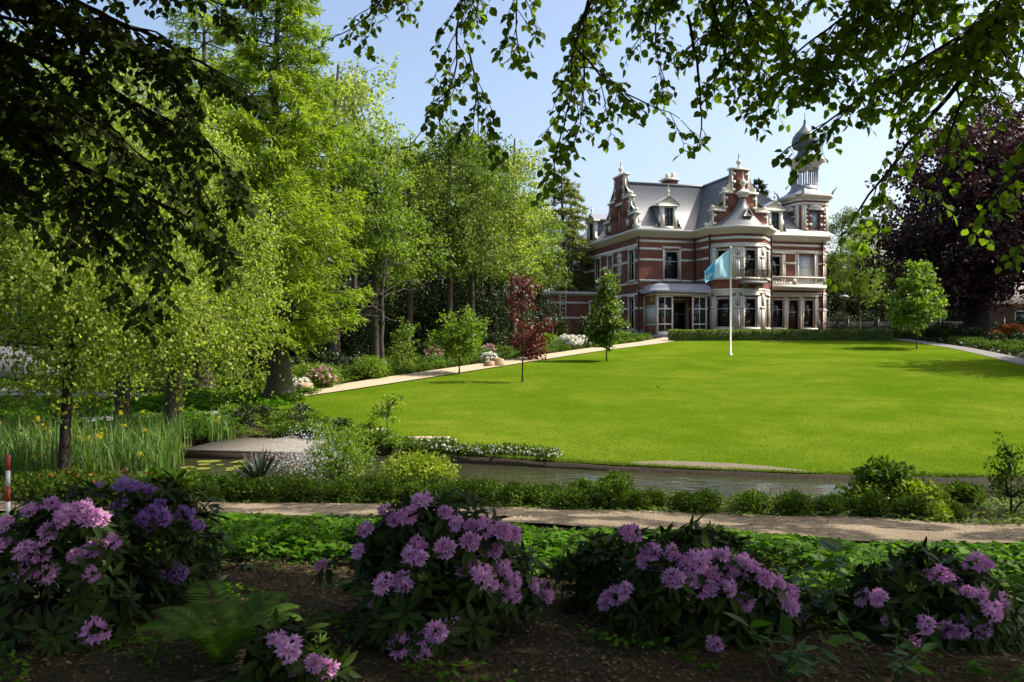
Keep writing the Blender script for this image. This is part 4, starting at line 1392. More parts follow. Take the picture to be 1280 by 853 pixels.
wd, lf = broadleaf(41, [(0, 0, -0.05), (0.02, 0, 1.6), (0.0, 0, 3.9)], 0.035, [(0, 0, 2.6, .42, .42, .7), (0.3, 0, 3.2, .4, .35, .5), (-.1, 0, 3.65, .38, .35, .4), (.6, .0, 2.0, .5, .3, .22), (.1, 0, 1.5, .35, .3, .3), (-.3, 0, 3.0, .25, .25, .3)], 48, 27, 0.11, 0.08, 0.18, 0.3, 0.2, 0.7, 16, False, 0.5, 7, 0.45)
tree("young_maple", "young red leaved maple on a thin trunk at the lawn's edge", "tree", on(x_, y_, 0.03), wd, lf, M_BARK, L_MAPLE)
young(42, 4.1, 0.75, 0.62, 100, 55, 0.15, 0.12, L_MID, "young_tree", "young conical green tree on the lawn left of the porch", 758, 452, 37.5, True)
young(43, 5.2, 1.2, 1.6, 120, 45, 0.17, 0.15, L_WOOD, "young_tree", "young round headed maple at the far right end of the lawn", 1146, 431, 46.5)
young(44, 2.6, 0.8, 1.05, 80, 50, 0.12, 0.08, L_BRIGHT, "young_tree", "young spreading bright green tree in the border beside the drive", 574, 470, 31.5)
young(45, 2.1, 0.3, 0.45, 40, 36, 0.10, 0.05, L_BRIGHT, "sapling", "thin pale green sapling standing before the dark wood", 503, 468, 31)
young(46, 0.9, 0.35, 0.2, 16, 18, 0.06, 0.05, L_BRIGHT, "sapling", "small yellowish sapling at the lawn's lower left corner above the pond", 484, 545, 17.6)
# bare dead branches in front of the wood
g = Geo()
rng = np.random.default_rng(5)
g.tube(bend((0, 0, -.2), (0.2, 0, 5.0), rng, 0, 0.02, 8), np.linspace(0.13, 0.03, 8), 6)
for i in range(22):
    z = 2.0 + 2.8 * rng.random()
    a = rng.random() * 6.28
    Lb = 0.8 + 1.6 * rng.random()
    e = np.array([math.cos(a) * Lb, math.sin(a) * Lb, z + 0.3 - 0.5 * rng.random()])
    p = bend((0.1, 0, z), e, rng, 0.05, 0.07, 7)
    g.tube(p, np.linspace(0.035, 0.006, 7), 4)
    for k in (3, 4, 5):
        g.tube(bend(p[k], p[k] + rng.normal(0, 0.35, 3), rng, 0, 0.08, 4), np.linspace(0.012, 0.004, 4), 3)
tag(g.obj("dead_tree", M_BARKG, None, False, on(-5.6, 34.5)), "dead grey tree with bare crooked branches before the dark wood", "tree")

# right side: copper beech, green trees beyond, small trees
wd, lf = broadleaf(51, [(0, 0, -0.3), (0.1, 0, 3), (0.3, 0.2, 8), (0.2, 0, 15)], 0.75,
                   [(0, 0, 8.5, 6.6, 6.2, 5.6), (-2.6, -1, 5.2, 4.4, 4.0, 3.0), (3.5, -1, 5.5, 4.6, 4.0, 3.2), (0.8, 0, 13.2, 4.3, 4.2, 3.6), (4.5, 0, 9, 4, 4, 4), (-1.5, -2, 10.5, 4.2, 4, 3.2)], 620, 95, 0.26, 0.19, 0.95, 0.3, 0.8, 0.55, 26, False, 0.5)
tree("copper_beech", "huge dark purple copper beech at the right edge", "tree", on(33.4, 57.5), wd, lf, M_BARKD, L_COPPER, sc=1.08)
dup(col.objects["copper_beech"], on(30.2, 32.8), 2.0, .86, "second copper beech standing right of the side path, beyond the frame")
bg = [(1052, 84, 1.0, 0), (1075, 76, .82, 2), (1098, 90, 1.0, 0), (1130, 84, .9, 2), (1165, 88, 1.0, 0), (1010, 98, .8, 2), (1200, 92, 1.0, 0), (1245, 95, 1.0, 2), (1290, 90, 1.0, 0), (1330, 84, 1.0, 2), (1040, 105, .95, 2), (1385, 80, 1.0, 0)]
for i, (px, d, s, k) in enumerate(bg):
    dup(wprot[k], on((px - 640) * d / 1000, d), i * 2.2, s * 0.95, "leafy green tree beyond the railings right of the mansion")["group"] = "trees right of the mansion"
for i, (px, d, s) in enumerate([(1050, 79, .7), (1085, 80, .8), (1120, 77, .7), (1160, 78, .75), (1200, 80, .8), (1065, 90, 1.2), (1110, 92, 1.2), (1150, 95, 1.3), (1280, 85, .9), (1055, 86, 1.9), (1085, 95, 2.4), (1120, 98, 2.6), (1160, 100, 2.6), (1205, 100, 2.6), (1100, 82, 1.5), (1140, 86, 1.8), (1180, 88, 1.9)]):
    o = dup(up_[i % 2], on((px - 640) * d / 1000, d), i, s, "dark shrub behind the railings right of the mansion")
    o["group"] = "shrubs behind the railings"
# ------------------------------------------------------------------ hedges and borders
def hedge(name, label, pts, w, h, leaf, L=0.09, W=0.06, dens=420, seed=1, cat="hedge", round_=0.06):
    rng = np.random.default_rng(seed)
    q = resample(np.array(pts, float), 0.4)
    T = unit(np.gradient(q, axis=0))
    N = np.stack([-T[:, 1], T[:, 0]], -1)
    g = Geo()
    z = H(q[:, 0], q[:, 1])
    sec = [(-w / 2 + .05, -0.05), (-w / 2 + .05, h - .06), (w / 2 - .05, h - .06), (w / 2 - .05, -0.05)]
    V = np.array([[(*(q[i] + N[i] * a), z[i] + b) for a, b in sec] for i in range(len(q))])
    g.add(V.reshape(-1, 3), grid_faces(len(q), 4), 0.1)
    for e in (0, -1):
        g.add(V[e], [(0, 1, 2, 3)], 0.1)
    Ltot = np.linalg.norm(np.diff(q, axis=0), axis=1).sum()
    n = int(dens * Ltot)
    i = rng.random(n) * (len(q) - 1)
    per = rng.random(n) * (2 * h + w)
    off = np.where(per < h, -w / 2, np.where(per < h + w, per - h - w / 2, w / 2))
    zz = np.where(per < h, per, np.where(per < h + w, h, 2 * h + w - per))
    nx = np.where(per < h, -1.0, np.where(per < h + w, 0, 1.0))
    nz = np.where((per >= h) & (per < h + w), 1.0, 0.0)
    ci = np.stack([np.interp(i, np.arange(len(q)), q[:, k]) for k in range(2)], -1)
    cz = np.interp(i, np.arange(len(q)), z)
    cn = np.stack([np.interp(i, np.arange(len(q)), N[:, k]) for k in range(2)], -1)
    lump = round_ * np.sin(i * 1.7 + off * 3) * rng.random(n)
    base = np.concatenate([ci + cn * (off * (1 + lump[:, None][:, 0]))[:, None], (cz + zz * (1 + lump))[:, None]], 1)
    out = np.concatenate([cn * nx[:, None], nz[:, None]], 1)
    dirs = unit(out * 0.6 + rng.normal(0, 0.7, (n, 3)) + np.array([0, 0, .3]))
    sc = 0.7 + 0.6 * rng.random(n)
    g.leaves(base - out * 0.03, dirs, out + rng.normal(0, .6, (n, 3)), L * sc, W * sc, False, .1, None, rng)
    return tag(g.obj(name, leaf), label, cat)

hedge("box_hedge", "long low clipped hedge in front of the mansion", [(10.8, 54.9), (16, 55.2), (22, 55.3), (26.3, 55.6)], 0.7, 0.72, L_BOX, 0.12, 0.08, 700, 3)
hedge("low_hedge", "low grey green hedge at the end of the side path", [(27.6, 58.6), (30, 58.0), (33.5, 55.5)], 0.8, 0.55, L_BANK, 0.12, 0.07, 420, 4)
# clipped box blocks at the left of the drive
def boxball(name, label, px, py, d, rx, ry, rz, leaf, seed, L=0.07):
    x = (px - 640) * d / 1000
    return bush(name, label, "shrub", on(x, d), shrub(seed, rx, ry, rz, 5000, L, L * .65, 6, lumps=12), leaf)
boxball("box_shrub", "bright clipped flat topped box shrub in the border before the wood", 465, 476, 30.0, 0.72, 0.7, 0.80, L_BRIGHT, 71)
boxball("box_shrub", "larger rounded bright box shrub right behind the larch trunk", 392, 482, 27.5, 0.90, 0.8, 0.85, L_BRIGHT, 72)

# border plants along the drive
kinds = {
    "mound": (shrub(81, .55, .5, .42, 900, .10, .05, 4), L_BANK, None, "green leafy perennial mound in the border along the drive"),
    "grey": (shrub(82, .5, .5, .5, 900, .14, .03, 4, upright=1.2), L_REED, None, "soft grey green upright perennial in the border along the drive"),
    "lime": (shrub(83, .5, .5, .40, 900, .10, .06, 4), L_BRIGHT, None, "bright green leafy perennial in the border along the drive"),
    "white": (shrub(84, .5, .45, .5, 800, .09, .05, 5, flowers=160, fl_size=.11), L_BANK, L_WHITEF, "white flowering azalea in the border along the drive"),
    "pink": (shrub(85, .55, .5, .7, 900, .10, .05, 6, flowers=70, fl_size=.10), L_BANK, L_PINK, "pink flowering azalea in the border along the drive"),
    "dark": (shrub(86, .8, .7, 1.0, 1600, .13, .07, 6), L_DEEP, None, "dark green shrub at the back of the border along the drive"),
    "red": (shrub(87, .55, .5, .9, 900, .10, .06, 6), L_MAPLE, None, "reddish leaved shrub in the border behind the young maple"),
}
kp = {}
def plant(kind, x, y, s=1.0, label=None, rz=None):
    geo, leaf, fl, lab = kinds[kind]
    rz = (x * 3.7 + y * 1.3) % 6.28 if rz is None else rz
    names = {"mound": "perennial", "grey": "perennial", "lime": "perennial", "white": "azalea", "pink": "azalea", "dark": "border_shrub", "red": "border_shrub"}
    cats = {"perennial": "plant", "azalea": "shrub", "border_shrub": "shrub"}
    if kind not in kp:
        kp[kind] = bush(names[kind], lab, cats[names[kind]], on(x, y), geo, leaf, None, fl, group=kind_groups[kind], rz=rz, sc=s)
        return kp[kind]
    o = dup(kp[kind], on(x, y), rz, s, label or lab)
    return o
kind_groups = {"mound": "green mounds along the drive", "grey": "grey perennials along the drive", "lime": "bright perennials along the drive", "white": "white azaleas", "pink": "pink azaleas", "dark": "dark border shrubs", "red": "red border shrubs"}
rng = np.random.default_rng(9)
bl = resample(np.array([(x, y) for y, x in LB[6:]]), 0.6)
Tn = unit(np.gradient(bl, axis=0))
Nn = np.stack([-Tn[:, 1], Tn[:, 0]], -1)
for row, (o0, ks) in enumerate(((2.25, ["mound", "grey", "lime", "mound", "mound"]), (3.0, ["grey", "mound", "lime", "mound", "mound", "grey"]), (3.9, ["mound", "lime", "grey", "dark", "mound", "mound", "white", "mound", "mound", "pink"]), (5.2, ["dark", "mound", "dark", "dark", "lime"]))):
    for i in range(2, len(bl) - 1):
        if (i + row) % (1 if row < 2 else 2): continue
        k = ks[int(rng.integers(len(ks)))]
        p = bl[i] + Nn[i] * (o0 + rng.normal(0, .18)) + rng.normal(0, .12, 2)
        y = p[1]
        if y > 49 and row > 1: continue
        plant(k, p[0], p[1], (0.6 if row == 0 else 0.8) * (0.75 + .5 * rng.random()) * (1 + (y - 25) * .006))
# some that stand out
def at(px, d): return (px - 640) * d / 1000
for px, d, s in ((712, 46.5, 1.5), (728, 47.5, 1.4), (742, 49, 1.2)):
    plant("white", at(px, d), d, s, "large white flowering azalea in front of the annex")["group"] = "white azaleas before the annex"
plant("red", at(665, 36), 38.5, 1.7, "big reddish brown shrub behind the young red maple")
plant("pink", at(402, 27), 27.2, 0.95, "pink rhododendron beside the rounded box shrub")
plant("white", at(372, 26.4), 26.6, 0.8, "pale cream azalea beside the larch trunk")
plant("white", at(612, 35.5), 36.6, 0.95, "white azalea on the bank left of the young maple")
plant("dark", at(700, 56), 58, 1.6, "dark shrub against the annex under the ladder")
plant("dark", at(742, 58), 61, 1.7, "dark shrub against the annex wall beside the mansion corner")
plant("lime", at(782, 57), 58, 1.4, "light green shrub at the mansion's corner left of the porch")
plant("lime", at(690, 50), 51, 1.6, "bright shrub below the annex windows")
# tan stump and stones in the border
for i, (px, d, s) in enumerate(((622, 35.3, .34), (612, 35.0, .26), (382, 26.2, .30))):
    g = Geo()
    rr_ = np.random.default_rng(i)
    g.lathe([(0, -0.05), (1.0, -0.05), (0.92, .4), (0.86, .85), (0.80, .95), (0.2, .98), (0, .98)], (0, 0, 0), 9)
    g.V[0] = g.V[0] * (1 + 0.08 * rr_.normal(size=(len(g.V[0]), 1))) * s
    tag(g.obj("tree_stump", mat("cut_wood", (0.42, 0.30, 0.19), 0.9, 0.1, (9, (0.28, 0.19, 0.11), .4)), None, False, on(at(px, d), d)),
        ["tan cut stump in the border left of the young maple", "smaller tan stump next to the cut stump in the border", "tan stump beside the larch trunk"][i], "stump")

# planting bank between deck and lawn (left of the lawn's tip), with the stone kerbs
rng = np.random.default_rng(19)
for i in range(34):
    t = rng.random()
    x = -7.2 + 4.9 * t + rng.normal(0, .2)
    y = np.interp(t, [0, 1], [20.6, 17.0]) + rng.normal(0, .55)
    if np.interp(y, LB[:, 0], LB[:, 1]) < x + 0.35: x = np.interp(y, LB[:, 0], LB[:, 1]) - 0.45 - .4 * rng.random()
    k = ["mound", "lime", "mound", "dark", "mound"][i % 5]
    o = plant(k, x, y, (.55 if k != "dark" else .35) * (.8 + .5 * rng.random()), {"mound": "small green leafy plant on the bank above the wooden deck", "lime": "small bright leafy plant on the bank above the wooden deck", "dark": "small dark plant on the bank above the wooden deck"}[k])
    o["group"] = "small plants on the bank above the deck"
for i, (x0, x1, y, lab) in enumerate(((-5.35, -4.25, 18.55, "weathered timber kerb behind the deck"), (-3.55, -2.9, 18.3, "short pale stone kerb in the planting right of the deck"), (-2.75, -1.35, 17.25, "long pale stone kerb at the lawn's lower left edge"))):
    g = Geo()
    z = h1((x0 + x1) / 2, y)
    g.box(x0, x1, y - .09, y + .09, z - .1, z + .06)
    tag(g.obj("stone_kerb", M_SAND if i else mat("old_timber", (.42, .33, .22), .85, .1, (5, (.3, .23, .15), .4)), None), lab, "kerb")

for i, (x, y) in enumerate(((-2.0, 16.0), (-2.35, 16.3), (-2.7, 16.75), (-1.75, 15.75), (-3.0, 17.1), (-3.3, 17.5), (-2.2, 16.55), (-2.6, 17.05))):
    o = plant("lime" if i % 3 == 1 else "mound", x, y, .42 + .1 * (i % 3), "small leafy plant at the pond's far corner below the stone kerb")
    o["group"] = "small plants at the pond corner"
# white flowered strip and low plants along the pond's lawn side
wf = shrub(88, .42, .28, .24, 1100, .055, .03, 3, flowers=70, fl_size=.03)
pr = None
for i, x in enumerate(np.arange(-1.6, 1.05, .34)):
    y = float(kerb_y(x)) + .34
    lab = "low white flowered plant spilling over the pond's edge below the lawn"
    if pr is None:
        pr = bush("candytuft", lab, "plant", on(x, y), wf, L_BANK, None, L_WHITEF, group="white flowered plants on the pond edge")
    else:
        dup(pr, on(x, y), i * 1.1, .85 + .3 * rng.random())

# ------------------------------------------------------------------ pond side: deck, fountain, irises
g = Geo()
dk = [(-6.55, 15.85), (-4.15, 15.6), (-3.9, 18.0), (-6.2, 18.2)]
dt = thing("wooden_deck", "low wooden deck jutting over the pond under the lindens", "deck", (-5.3, 17.1, -2.27))
for i in range(14):
    t0, t1 = i / 14 + .004, (i + 1) / 14 - .004
    A = [np.array(dk[0]) + (np.array(dk[3]) - dk[0]) * t for t in (t0, t1)]
    B = [np.array(dk[1]) + (np.array(dk[2]) - dk[1]) * t for t in (t0, t1)]
    o = np.array([-5.3, 17.1])
    a0, b0, b1, a1 = A[0] - o, B[0] - o, B[1] - o, A[1] - o
    g.hexa([(*a0, -.03), (*b0, -.03), (*b1, -.03), (*a1, -.03), (*a0, 0.015), (*b0, .015), (*b1, .015), (*a1, .015)])
g.obj("deck_board", mat("deck_wood", (.215, .19, .165), .85, .1, (4, (.15, .13, .11), .4)), dt)
g = Geo()
rim = [np.array(p) - np.array([-5.3, 17.1]) for p in dk]
for a, b in zip(rim, rim[1:] + rim[:1]):
    n = np.array([(b - a)[1], -(b - a)[0]]); n /= np.linalg.norm(n); n *= .04
    g.hexa([(*a, -.30), (*b, -.30), (*(b - n), -.30), (*(a - n), -.30), (*a, -.032), (*b, -.032), (*(b - n), -.032), (*(a - n), -.032)])
g.obj("fascia", mat("rust_steel", (.06, .032, .022), .7, .3, (4, (.035, .02, .015), .4)), dt)
for x, y in ((-1.0, -.5), (.7, -.6), (.8, .5), (-.5, .7)):
    g = Geo(); g.box(x - .06, x + .06, y - .06, y + .06, -.9, -.034); g.obj("post", M_EDGE, dt)

# fountain: thin arcs of drops
rng = np.random.default_rng(23)
ft = thing("fountain", "small fountain spraying a fan of water drops over the pond", "fountain", (-2.85, 14.1, -2.46))
g = Geo().lathe([(.05, -.3), (.05, .06), (.03, .1), (0, .1)], (0, 0, 0), 8)
g.obj("nozzle", M_DARK, ft)
n = 2900
az = np.pi + rng.normal(0.0, .62, n)
v0 = 2.4 + rng.random(n) * 2.1
el = R(54) + rng.normal(0, .13, n)
t = (rng.random(n) ** .8) * (2 * v0 * np.sin(el) / 9.8) * 1.0
r_ = v0 * np.cos(el) * t
pp = np.stack([r_ * np.cos(az), r_ * np.sin(az) * .9, .1 + v0 * np.sin(el) * t - 4.9 * t * t], -1) + rng.normal(0, .03, (n, 3))
pp = pp[pp[:, 2] > 0.0]
n = len(pp)
s_ = .0035 + .006 * rng.random(n)
g = Geo()
oc = np.array([(1, 0, 0), (-1, 0, 0), (0, 1, 0), (0, -1, 0), (0, 0, 1.6), (0, 0, -1.6)])
V = pp[:, None] + oc[None] * s_[:, None, None]
Fo = np.array([(0, 2, 4), (2, 1, 4), (1, 3, 4), (3, 0, 4), (2, 0, 5), (1, 2, 5), (3, 1, 5), (0, 3, 5)])
g.add(V.reshape(-1, 3), (np.arange(n) * 6)[:, None, None].repeat(8, 1).reshape(n, 8, 1) .reshape(-1, 1) + np.tile(Fo, (n, 1)))
sp_ = g.obj("spray", leafmat("water_drop", (.62, .66, .68), (.85, .88, .9), .4, .2, .6, 1, (.8, .85, .9)), ft)
sp_["kind"] = "stuff"

# dead floating leaves and lily pads by the iris bed
pad = None
for i in range(26):
    x, y = -6.0 + 1.3 * rng.random(), 14.2 + 1.3 * rng.random()
    lab = "small yellowish lily pad floating beside the iris bed"
    if pad is None:
        g = Geo().lathe([(0, .004), (.09, .003), (.10, .006)], (0, 0, 0), 10)
        pad = tag(g.obj("lily_pad", leafmat("pad_leaf", (.10, .12, .02), (.2, .21, .04), .1), None, False, (x, y, -2.422)), lab, "water plant", "lily pads beside the iris bed")
    else:
        dup(pad, (x, y, -2.422 + .0003 * i), i, .6 + .8 * rng.random())

def blades(n, fx, hmin, hmax, w, lean, leaf, name, label, cat, kind="stuff", dz=0.0, seed=3, seg=3):
    rng = np.random.default_rng(seed)
    X, Y = fx(rng, n)
    n = len(X)
    z = H(X, Y) + dz
    h = hmin + (hmax - hmin) * rng.random(n)
    a = rng.random(n) * 6.28
    ln = lean * rng.random(n) ** 1.5
    dx, dy = np.cos(a), np.sin(a)
    sx, sy = -dy, dx
    rows = []
    for k in range(seg + 1):
        t = k / seg
        ww = w * (1 - t) ** .6 * .5 * (0.7 + .6 * rng.random(n)) if k < seg else np.full(n, .001)
        cx, cy_, cz = X + dx * ln * h * t ** 2, Y + dy * ln * h * t ** 2, z + h * (t - .25 * ln * t ** 2)
        rows.append(np.stack([np.stack([cx - sx * ww, cy_ - sy * ww, cz], -1), np.stack([cx + sx * ww, cy_ + sy * ww, cz], -1)], 1))
    V = np.stack(rows, 1).reshape(n, -1, 3)
    b = (np.arange(n) * 2 * (seg + 1))[:, None]
    F = np.concatenate([b + np.array([2 * k, 2 * k + 1, 2 * k + 3, 2 * k + 2]) for k in range(seg)])
    g = Geo().add(V.reshape(-1, 3), F, np.repeat(rng.random(n), 2 * (seg + 1)))
    o = g.obj(name, leaf)
    return tag(o, label, cat, kind=kind), (X, Y, z, h)

def iris_xy(rng, n):
    x = -14.0 + 8.0 * rng.random(n)
    y = 13.3 + 4.2 * rng.random(n)
    ok = (~in_poly(x, y, POND)) | (dist_poly(x, y, POND) < .5)
    ok &= (y > 13.2 + 0.0 * x) & (x < -5.6) & (np.sin(x * 2.1) * np.sin(y * 1.9 + 1) > -0.75)
    return x[ok], y[ok]
_, (IX, IY, IZ, IH) = blades(5200, iris_xy, .32, .85, .034, .75, L_REED, "iris_reeds", "dense bed of tall iris leaves beside the pond under the lindens", "reeds")
k = np.arange(0, len(IX), 45)
fg = Geo()
for i in k:
    b = np.array([IX[i], IY[i], IZ[i] + IH[i] * 1.02])
    m = 6
    aa = np.arange(m) * 1.047
    fg.leaves(np.repeat(b[None], m, 0), np.stack([np.cos(aa), np.sin(aa), np.where(np.arange(m) % 2, .9, -.4)], -1), np.tile([0, 0, 1.0], (m, 1)) + .2, .055, .04, False, .1, None, RNG)
tag(fg.obj("iris_flowers", L_YELLOWF), "yellow iris blooms scattered over the reed bed", "flowers", kind="stuff")

# spiky dark rosette on the near bank
g = Geo()
rng = np.random.default_rng(31)
n = 46
a = rng.random(n) * 6.28
e = R(8) + R(72) * rng.random(n) ** 1.1
D = np.stack([np.cos(a) * np.cos(e), np.sin(a) * np.cos(e), np.sin(e)], -1)
g.leaves(np.zeros((n, 3)) + D * .03, D, np.tile([0, 0, 1.0], (n, 1)) + rng.normal(0, .1, (n, 3)), .50 + .1 * rng.random(n), .055, True, .15, None, rng)
x, y = at(324, 12.2), 12.2
tag(g.obj("yucca", L_AGAVE, None, False, on(x, y, .12)), "dark spiky yucca rosette on the near bank of the pond", "plant")

# feathery bright shrub and lime yellow mound at the pond's edge
gm = shrub(91, .62, .5, .95, 3600, .07, .022, 5, lumps=9, up=.8, upright=.2)
bush("tamarisk_shrub", "airy bright green shrub with thin stems in front of the fountain", "shrub", on(at(428, 12.9), 12.7, -.02), gm, L_BRIGHT)
gm = shrub(92, .72, .5, .52, 5200, .055, .030, 6, lumps=11, up=.8, upright=.1)
bush("lime_maple", "low spreading lime yellow maple mound at the pond's edge", "shrub", on(at(515, 12.7), 12.6, 0), gm, L_LIME)

# ------------------------------------------------------------------ near bank: row of low shrubs along the gravel path
rowg = [shrub(101 + i, .36, .34, .44, 2600, .055, .03, 5, lumps=9) for i in range(3)]
rp = [None] * 3
rng = np.random.default_rng(37)
pathc = resample(np.array([(-14, 10.7), (-8, 10.45), (-4, 10.15), (-1.5, 9.85), (0, 9.42), (1.8, 8.9), (3.3, 8.4), (5.6, 7.85), (9, 7.1), (14, 6.3)]), .05)
i = 0
for row in range(3):
    for x in np.arange(-4.7, 5.3, .42):
        yc = np.interp(x, pathc[:, 0], pathc[:, 1])
        xx = x + .2 * row + rng.normal(0, .06)
        y = yc + 1.02 + row * .42 + rng.normal(0, .07)
        if in_poly(np.array(xx), np.array(y), POND) and dist_poly(np.array(xx), np.array(y), POND) > .25: continue
        if row == 2 and (xx < 0.3 or xx > 1.6): continue
        k = int(rng.integers(3))
        s = (.80, .66, .55)[row] * (.8 if xx > 1.5 else 1) * (.75 + .45 * rng.random())
        if rp[k] is None:
            rp[k] = bush("bank_shrub", "low rounded green shrub in the row between gravel path and pond", "shrub", on(xx, y), rowg[k], L_BANK, group="low shrubs along the gravel path", rz=rng.random() * 6, sc=s)
        else:
            dup(rp[k], on(xx, y), rng.random() * 6, s)
sg_ = shrub(111, .50, .42, .58, 2200, .085, .05, 6, lumps=9)
o = bush("laurel_shrub", "dark upright laurel shrub on the bank before the water at right", "shrub", on(at(1098, 10.4), 10.3), sg_, L_BANK)
dup(o, on(at(775, 11.3), 11.5), 2, .62, "taller dark green bush rising from the row of low shrubs")
dup(o, on(at(1205, 10.3), 10.3), 1, .55, "small dark bush at the water's edge near the right side")
lg = shrub(112, .34, .3, .36, 900, .06, .04, 4)
o = bush("spirea", "lime yellow spirea at the foot of the dark laurel, right side", "shrub", on(at(1150, 9.9), 9.85), lg, L_LIME)
dup(o, on(at(1078, 10.3), 10.2), 2, .9, "lime yellow spirea among the low shrubs left of the dark laurel")
dup(o, on(at(742, 11.2), 11.3), 2.2, .7, "small yellowish tuft in the row of low shrubs")
dup(o, on(at(1190, 8.7), 8.95), 1.2, .62, "flat yellow green tuft on the path's edge at right")
# sapling at the right edge
wd, lf = broadleaf(113, [(0, 0, -.05), (.03, 0, .5), (-.02, 0, 1.0)], .018, [(0, 0, .75, .3, .25, .42), (-.1, 0, 1.1, .2, .2, .2), (.1, 0, .45, .3, .25, .25)], 42, 27, .055, .036, .1, .1, .12, .8, 12, False, .5, 6, .6)
tree("sapling", "loose dark sapling at the right edge before the pond", "sapling", on(at(1264, 9.7), 9.7), wd, lf, M_BARKD, L_BANK, sc=.72)
# yellow spurge near the iris bed, big soft leaves beside it
o = bush("spurge", "acid yellow spurge behind the violet rhododendron", "plant", on(at(122, 8.6), 8.7), shrub(114, .28, .26, .38, 700, .055, .035, 4, flowers=60, fl_size=.04), L_LIME, None, L_YELLOWF)
lf4 = shrub(115, .45, .4, .26, 330, .14, .13, 4, hexa=True, up=1.2)
o = bush("umbrella_plant", "pale green plant with big round leaves at the pond's near shore", "plant", on(at(235, 11.6), 11.7), lf4, L_GROUND)
dup(o, on(at(190, 11.8), 11.9), 1.2, 1.0, "second big leaved pale plant left along the near shore")
dup(o, on(at(280, 11.7), 11.9), 2.0, .8, "smaller big leaved plant right along the near shore")
ob = shrub(116, .5, .45, .42, 1200, .07, .035, 4, flowers=9, fl_size=.04)
prx = None
for i, px in enumerate((15, 50, 95, 135, 165, -20)):
    d_ = 9.9 + .35 * (i % 3)
    if prx is None:
        prx = bush("heath_shrub", "low olive shrub with orange tips between path and iris bed", "shrub", on(at(px, d_), d_ + .9), ob, L_BANK, None, L_ORANGE, group="olive shrubs before the iris bed")
    else:
        dup(prx, on(at(px, d_), d_ + .9), i, .9)
# red and white marker post
g = Geo()
mp_ = thing("marker_post", "thin red and white banded marker post at the left edge", "post", on(at(10, 8.2), 8.2))
for i in range(5):
    g = Geo().lathe([(0, i * .16 + .0015), (.020, i * .16 + .0015), (.020, i * .16 + .16), (0, i * .16 + .16)], (0, 0, 0), 8)
    g.obj("band", mat("signal_red", (.5, .05, .03), .5, .4) if i % 2 == 0 else mat("signal_white", (.8, .8, .8), .5, .4), mp_)

# ------------------------------------------------------------------ right background: railings, lamp, orange shrubs, house
g = Geo()
rl = resample(np.array([(25.5, 66.5), (31, 64.5), (38, 62.5), (50, 60)]), .14)
zr = H(rl[:, 0], rl[:, 1])
for i, (x, y) in enumerate(rl):
    b = i % 16 == 0
    w_ = .05 if b else .012
    g.box(x - w_, x + w_, y - w_, y + w_, zr[i] - .1, zr[i] + (1.5 if b else 1.3))
    if b:
        g.lathe([(0, 1.5), (.08, 1.54), (.06, 1.62), (0, 1.66)], (x, y, zr[i]), 6)
for hh in (.2, 1.15):
    g.tube(np.c_[rl, zr + hh], .022, 4)
tag(g.obj("iron_railings", M_DARK), "dark iron railings with posts right of the mansion", "fence")
g = Geo()
x, y = at(1055, 66), 66
lp = thing("street_lamp", "slim lamp post with a flat pale head right of the tower", "lamp", on(x, y))
g.tube([(0, 0, 0), (0, 0, 3.3)], .045, 6); g.obj("post", M_DARK, lp)
g = Geo().lathe([(0, 3.25), (.38, 3.3), (.42, 3.36), (.2, 3.5), (0, 3.52)], (0, 0, 0), 12); g.obj("lamp_head", M_ZINC, lp)
of = shrub(121, .9, .8, 1.15, 1800, .12, .07, 7, flowers=420, fl_size=.13)
o = bush("orange_azalea", "orange flowering azalea in the shade at the right edge", "shrub", on(at(1262, 54), 54), of, L_DEEP, None, L_ORANGE)
dup(o, on(at(1240, 52), 52), 1.4, .7, "smaller orange azalea left of the larger orange one")
for i, (px, d_, s) in enumerate(((1170, 57, .9), (1195, 55, .9), (1218, 53, 1.0), (1245, 50, .8), (1275, 49, .9), (1180, 60, 1.2), (1210, 60, 1.2), (1240, 60, 1.3), (1275, 58, 1.4), (1300, 52, 1.2))):
    o = plant("dark", at(px, d_), d_, s, "dark shrub in the shady border beside the side path at right")
    o["group"] = "dark shrubs beside the side path"
for i in range(26):
    t = rng.random()
    y = 38 + 15 * t
    x = np.interp(y, [29, 35, 40, 46.5, 51], [22.2, 23.0, 24.6, 26.3, 26.9]) + 1.2 + 2.6 * rng.random()
    o = plant("mound", x, y, 1.0, "low leafy plant in the shaded bed right of the side path")
    o["group"] = "low plants right of the side path"
HB = thing("brick_house", "low brick house with a grey tiled roof behind the copper beech", "house", (52.5, 78.0, 0.0), R(-8))
g = Geo(); g.box(-7, 8, -3, 5, -.5, 3.2); g.obj("wall", brickmat("brown_brick", (.16, .085, .05), (.12, .065, .04), (.15, .12, .1)), HB)
g = Geo()
g.poly_prism([(-7.4, -3.6, 3.05), (-7.4, 5.6, 3.05), (-7.4, 1, 6.6)], [(8.4, -3.6, 3.05), (8.4, 5.6, 3.05), (8.4, 1, 6.6)])
M_TILE = mat("grey_tile", (.26, .22, .20), .8, .2, [(3, (.34, .28, .25), .4)], (12, .5, .03))
g.obj("roof", M_TILE, HB)
for x in (-4, 0, 4):
    wn = Geo(); wn.box(x - .6, x + .6, -3.06, -2.98, 1.0, 2.4); wo = wn.obj("window", M_WHITE, HB)
    pn = Geo(); pn.box(x - .5, x + .5, -3.08, -3.062, 1.1, 2.3); pn.obj("pane", M_GLASS, wo)
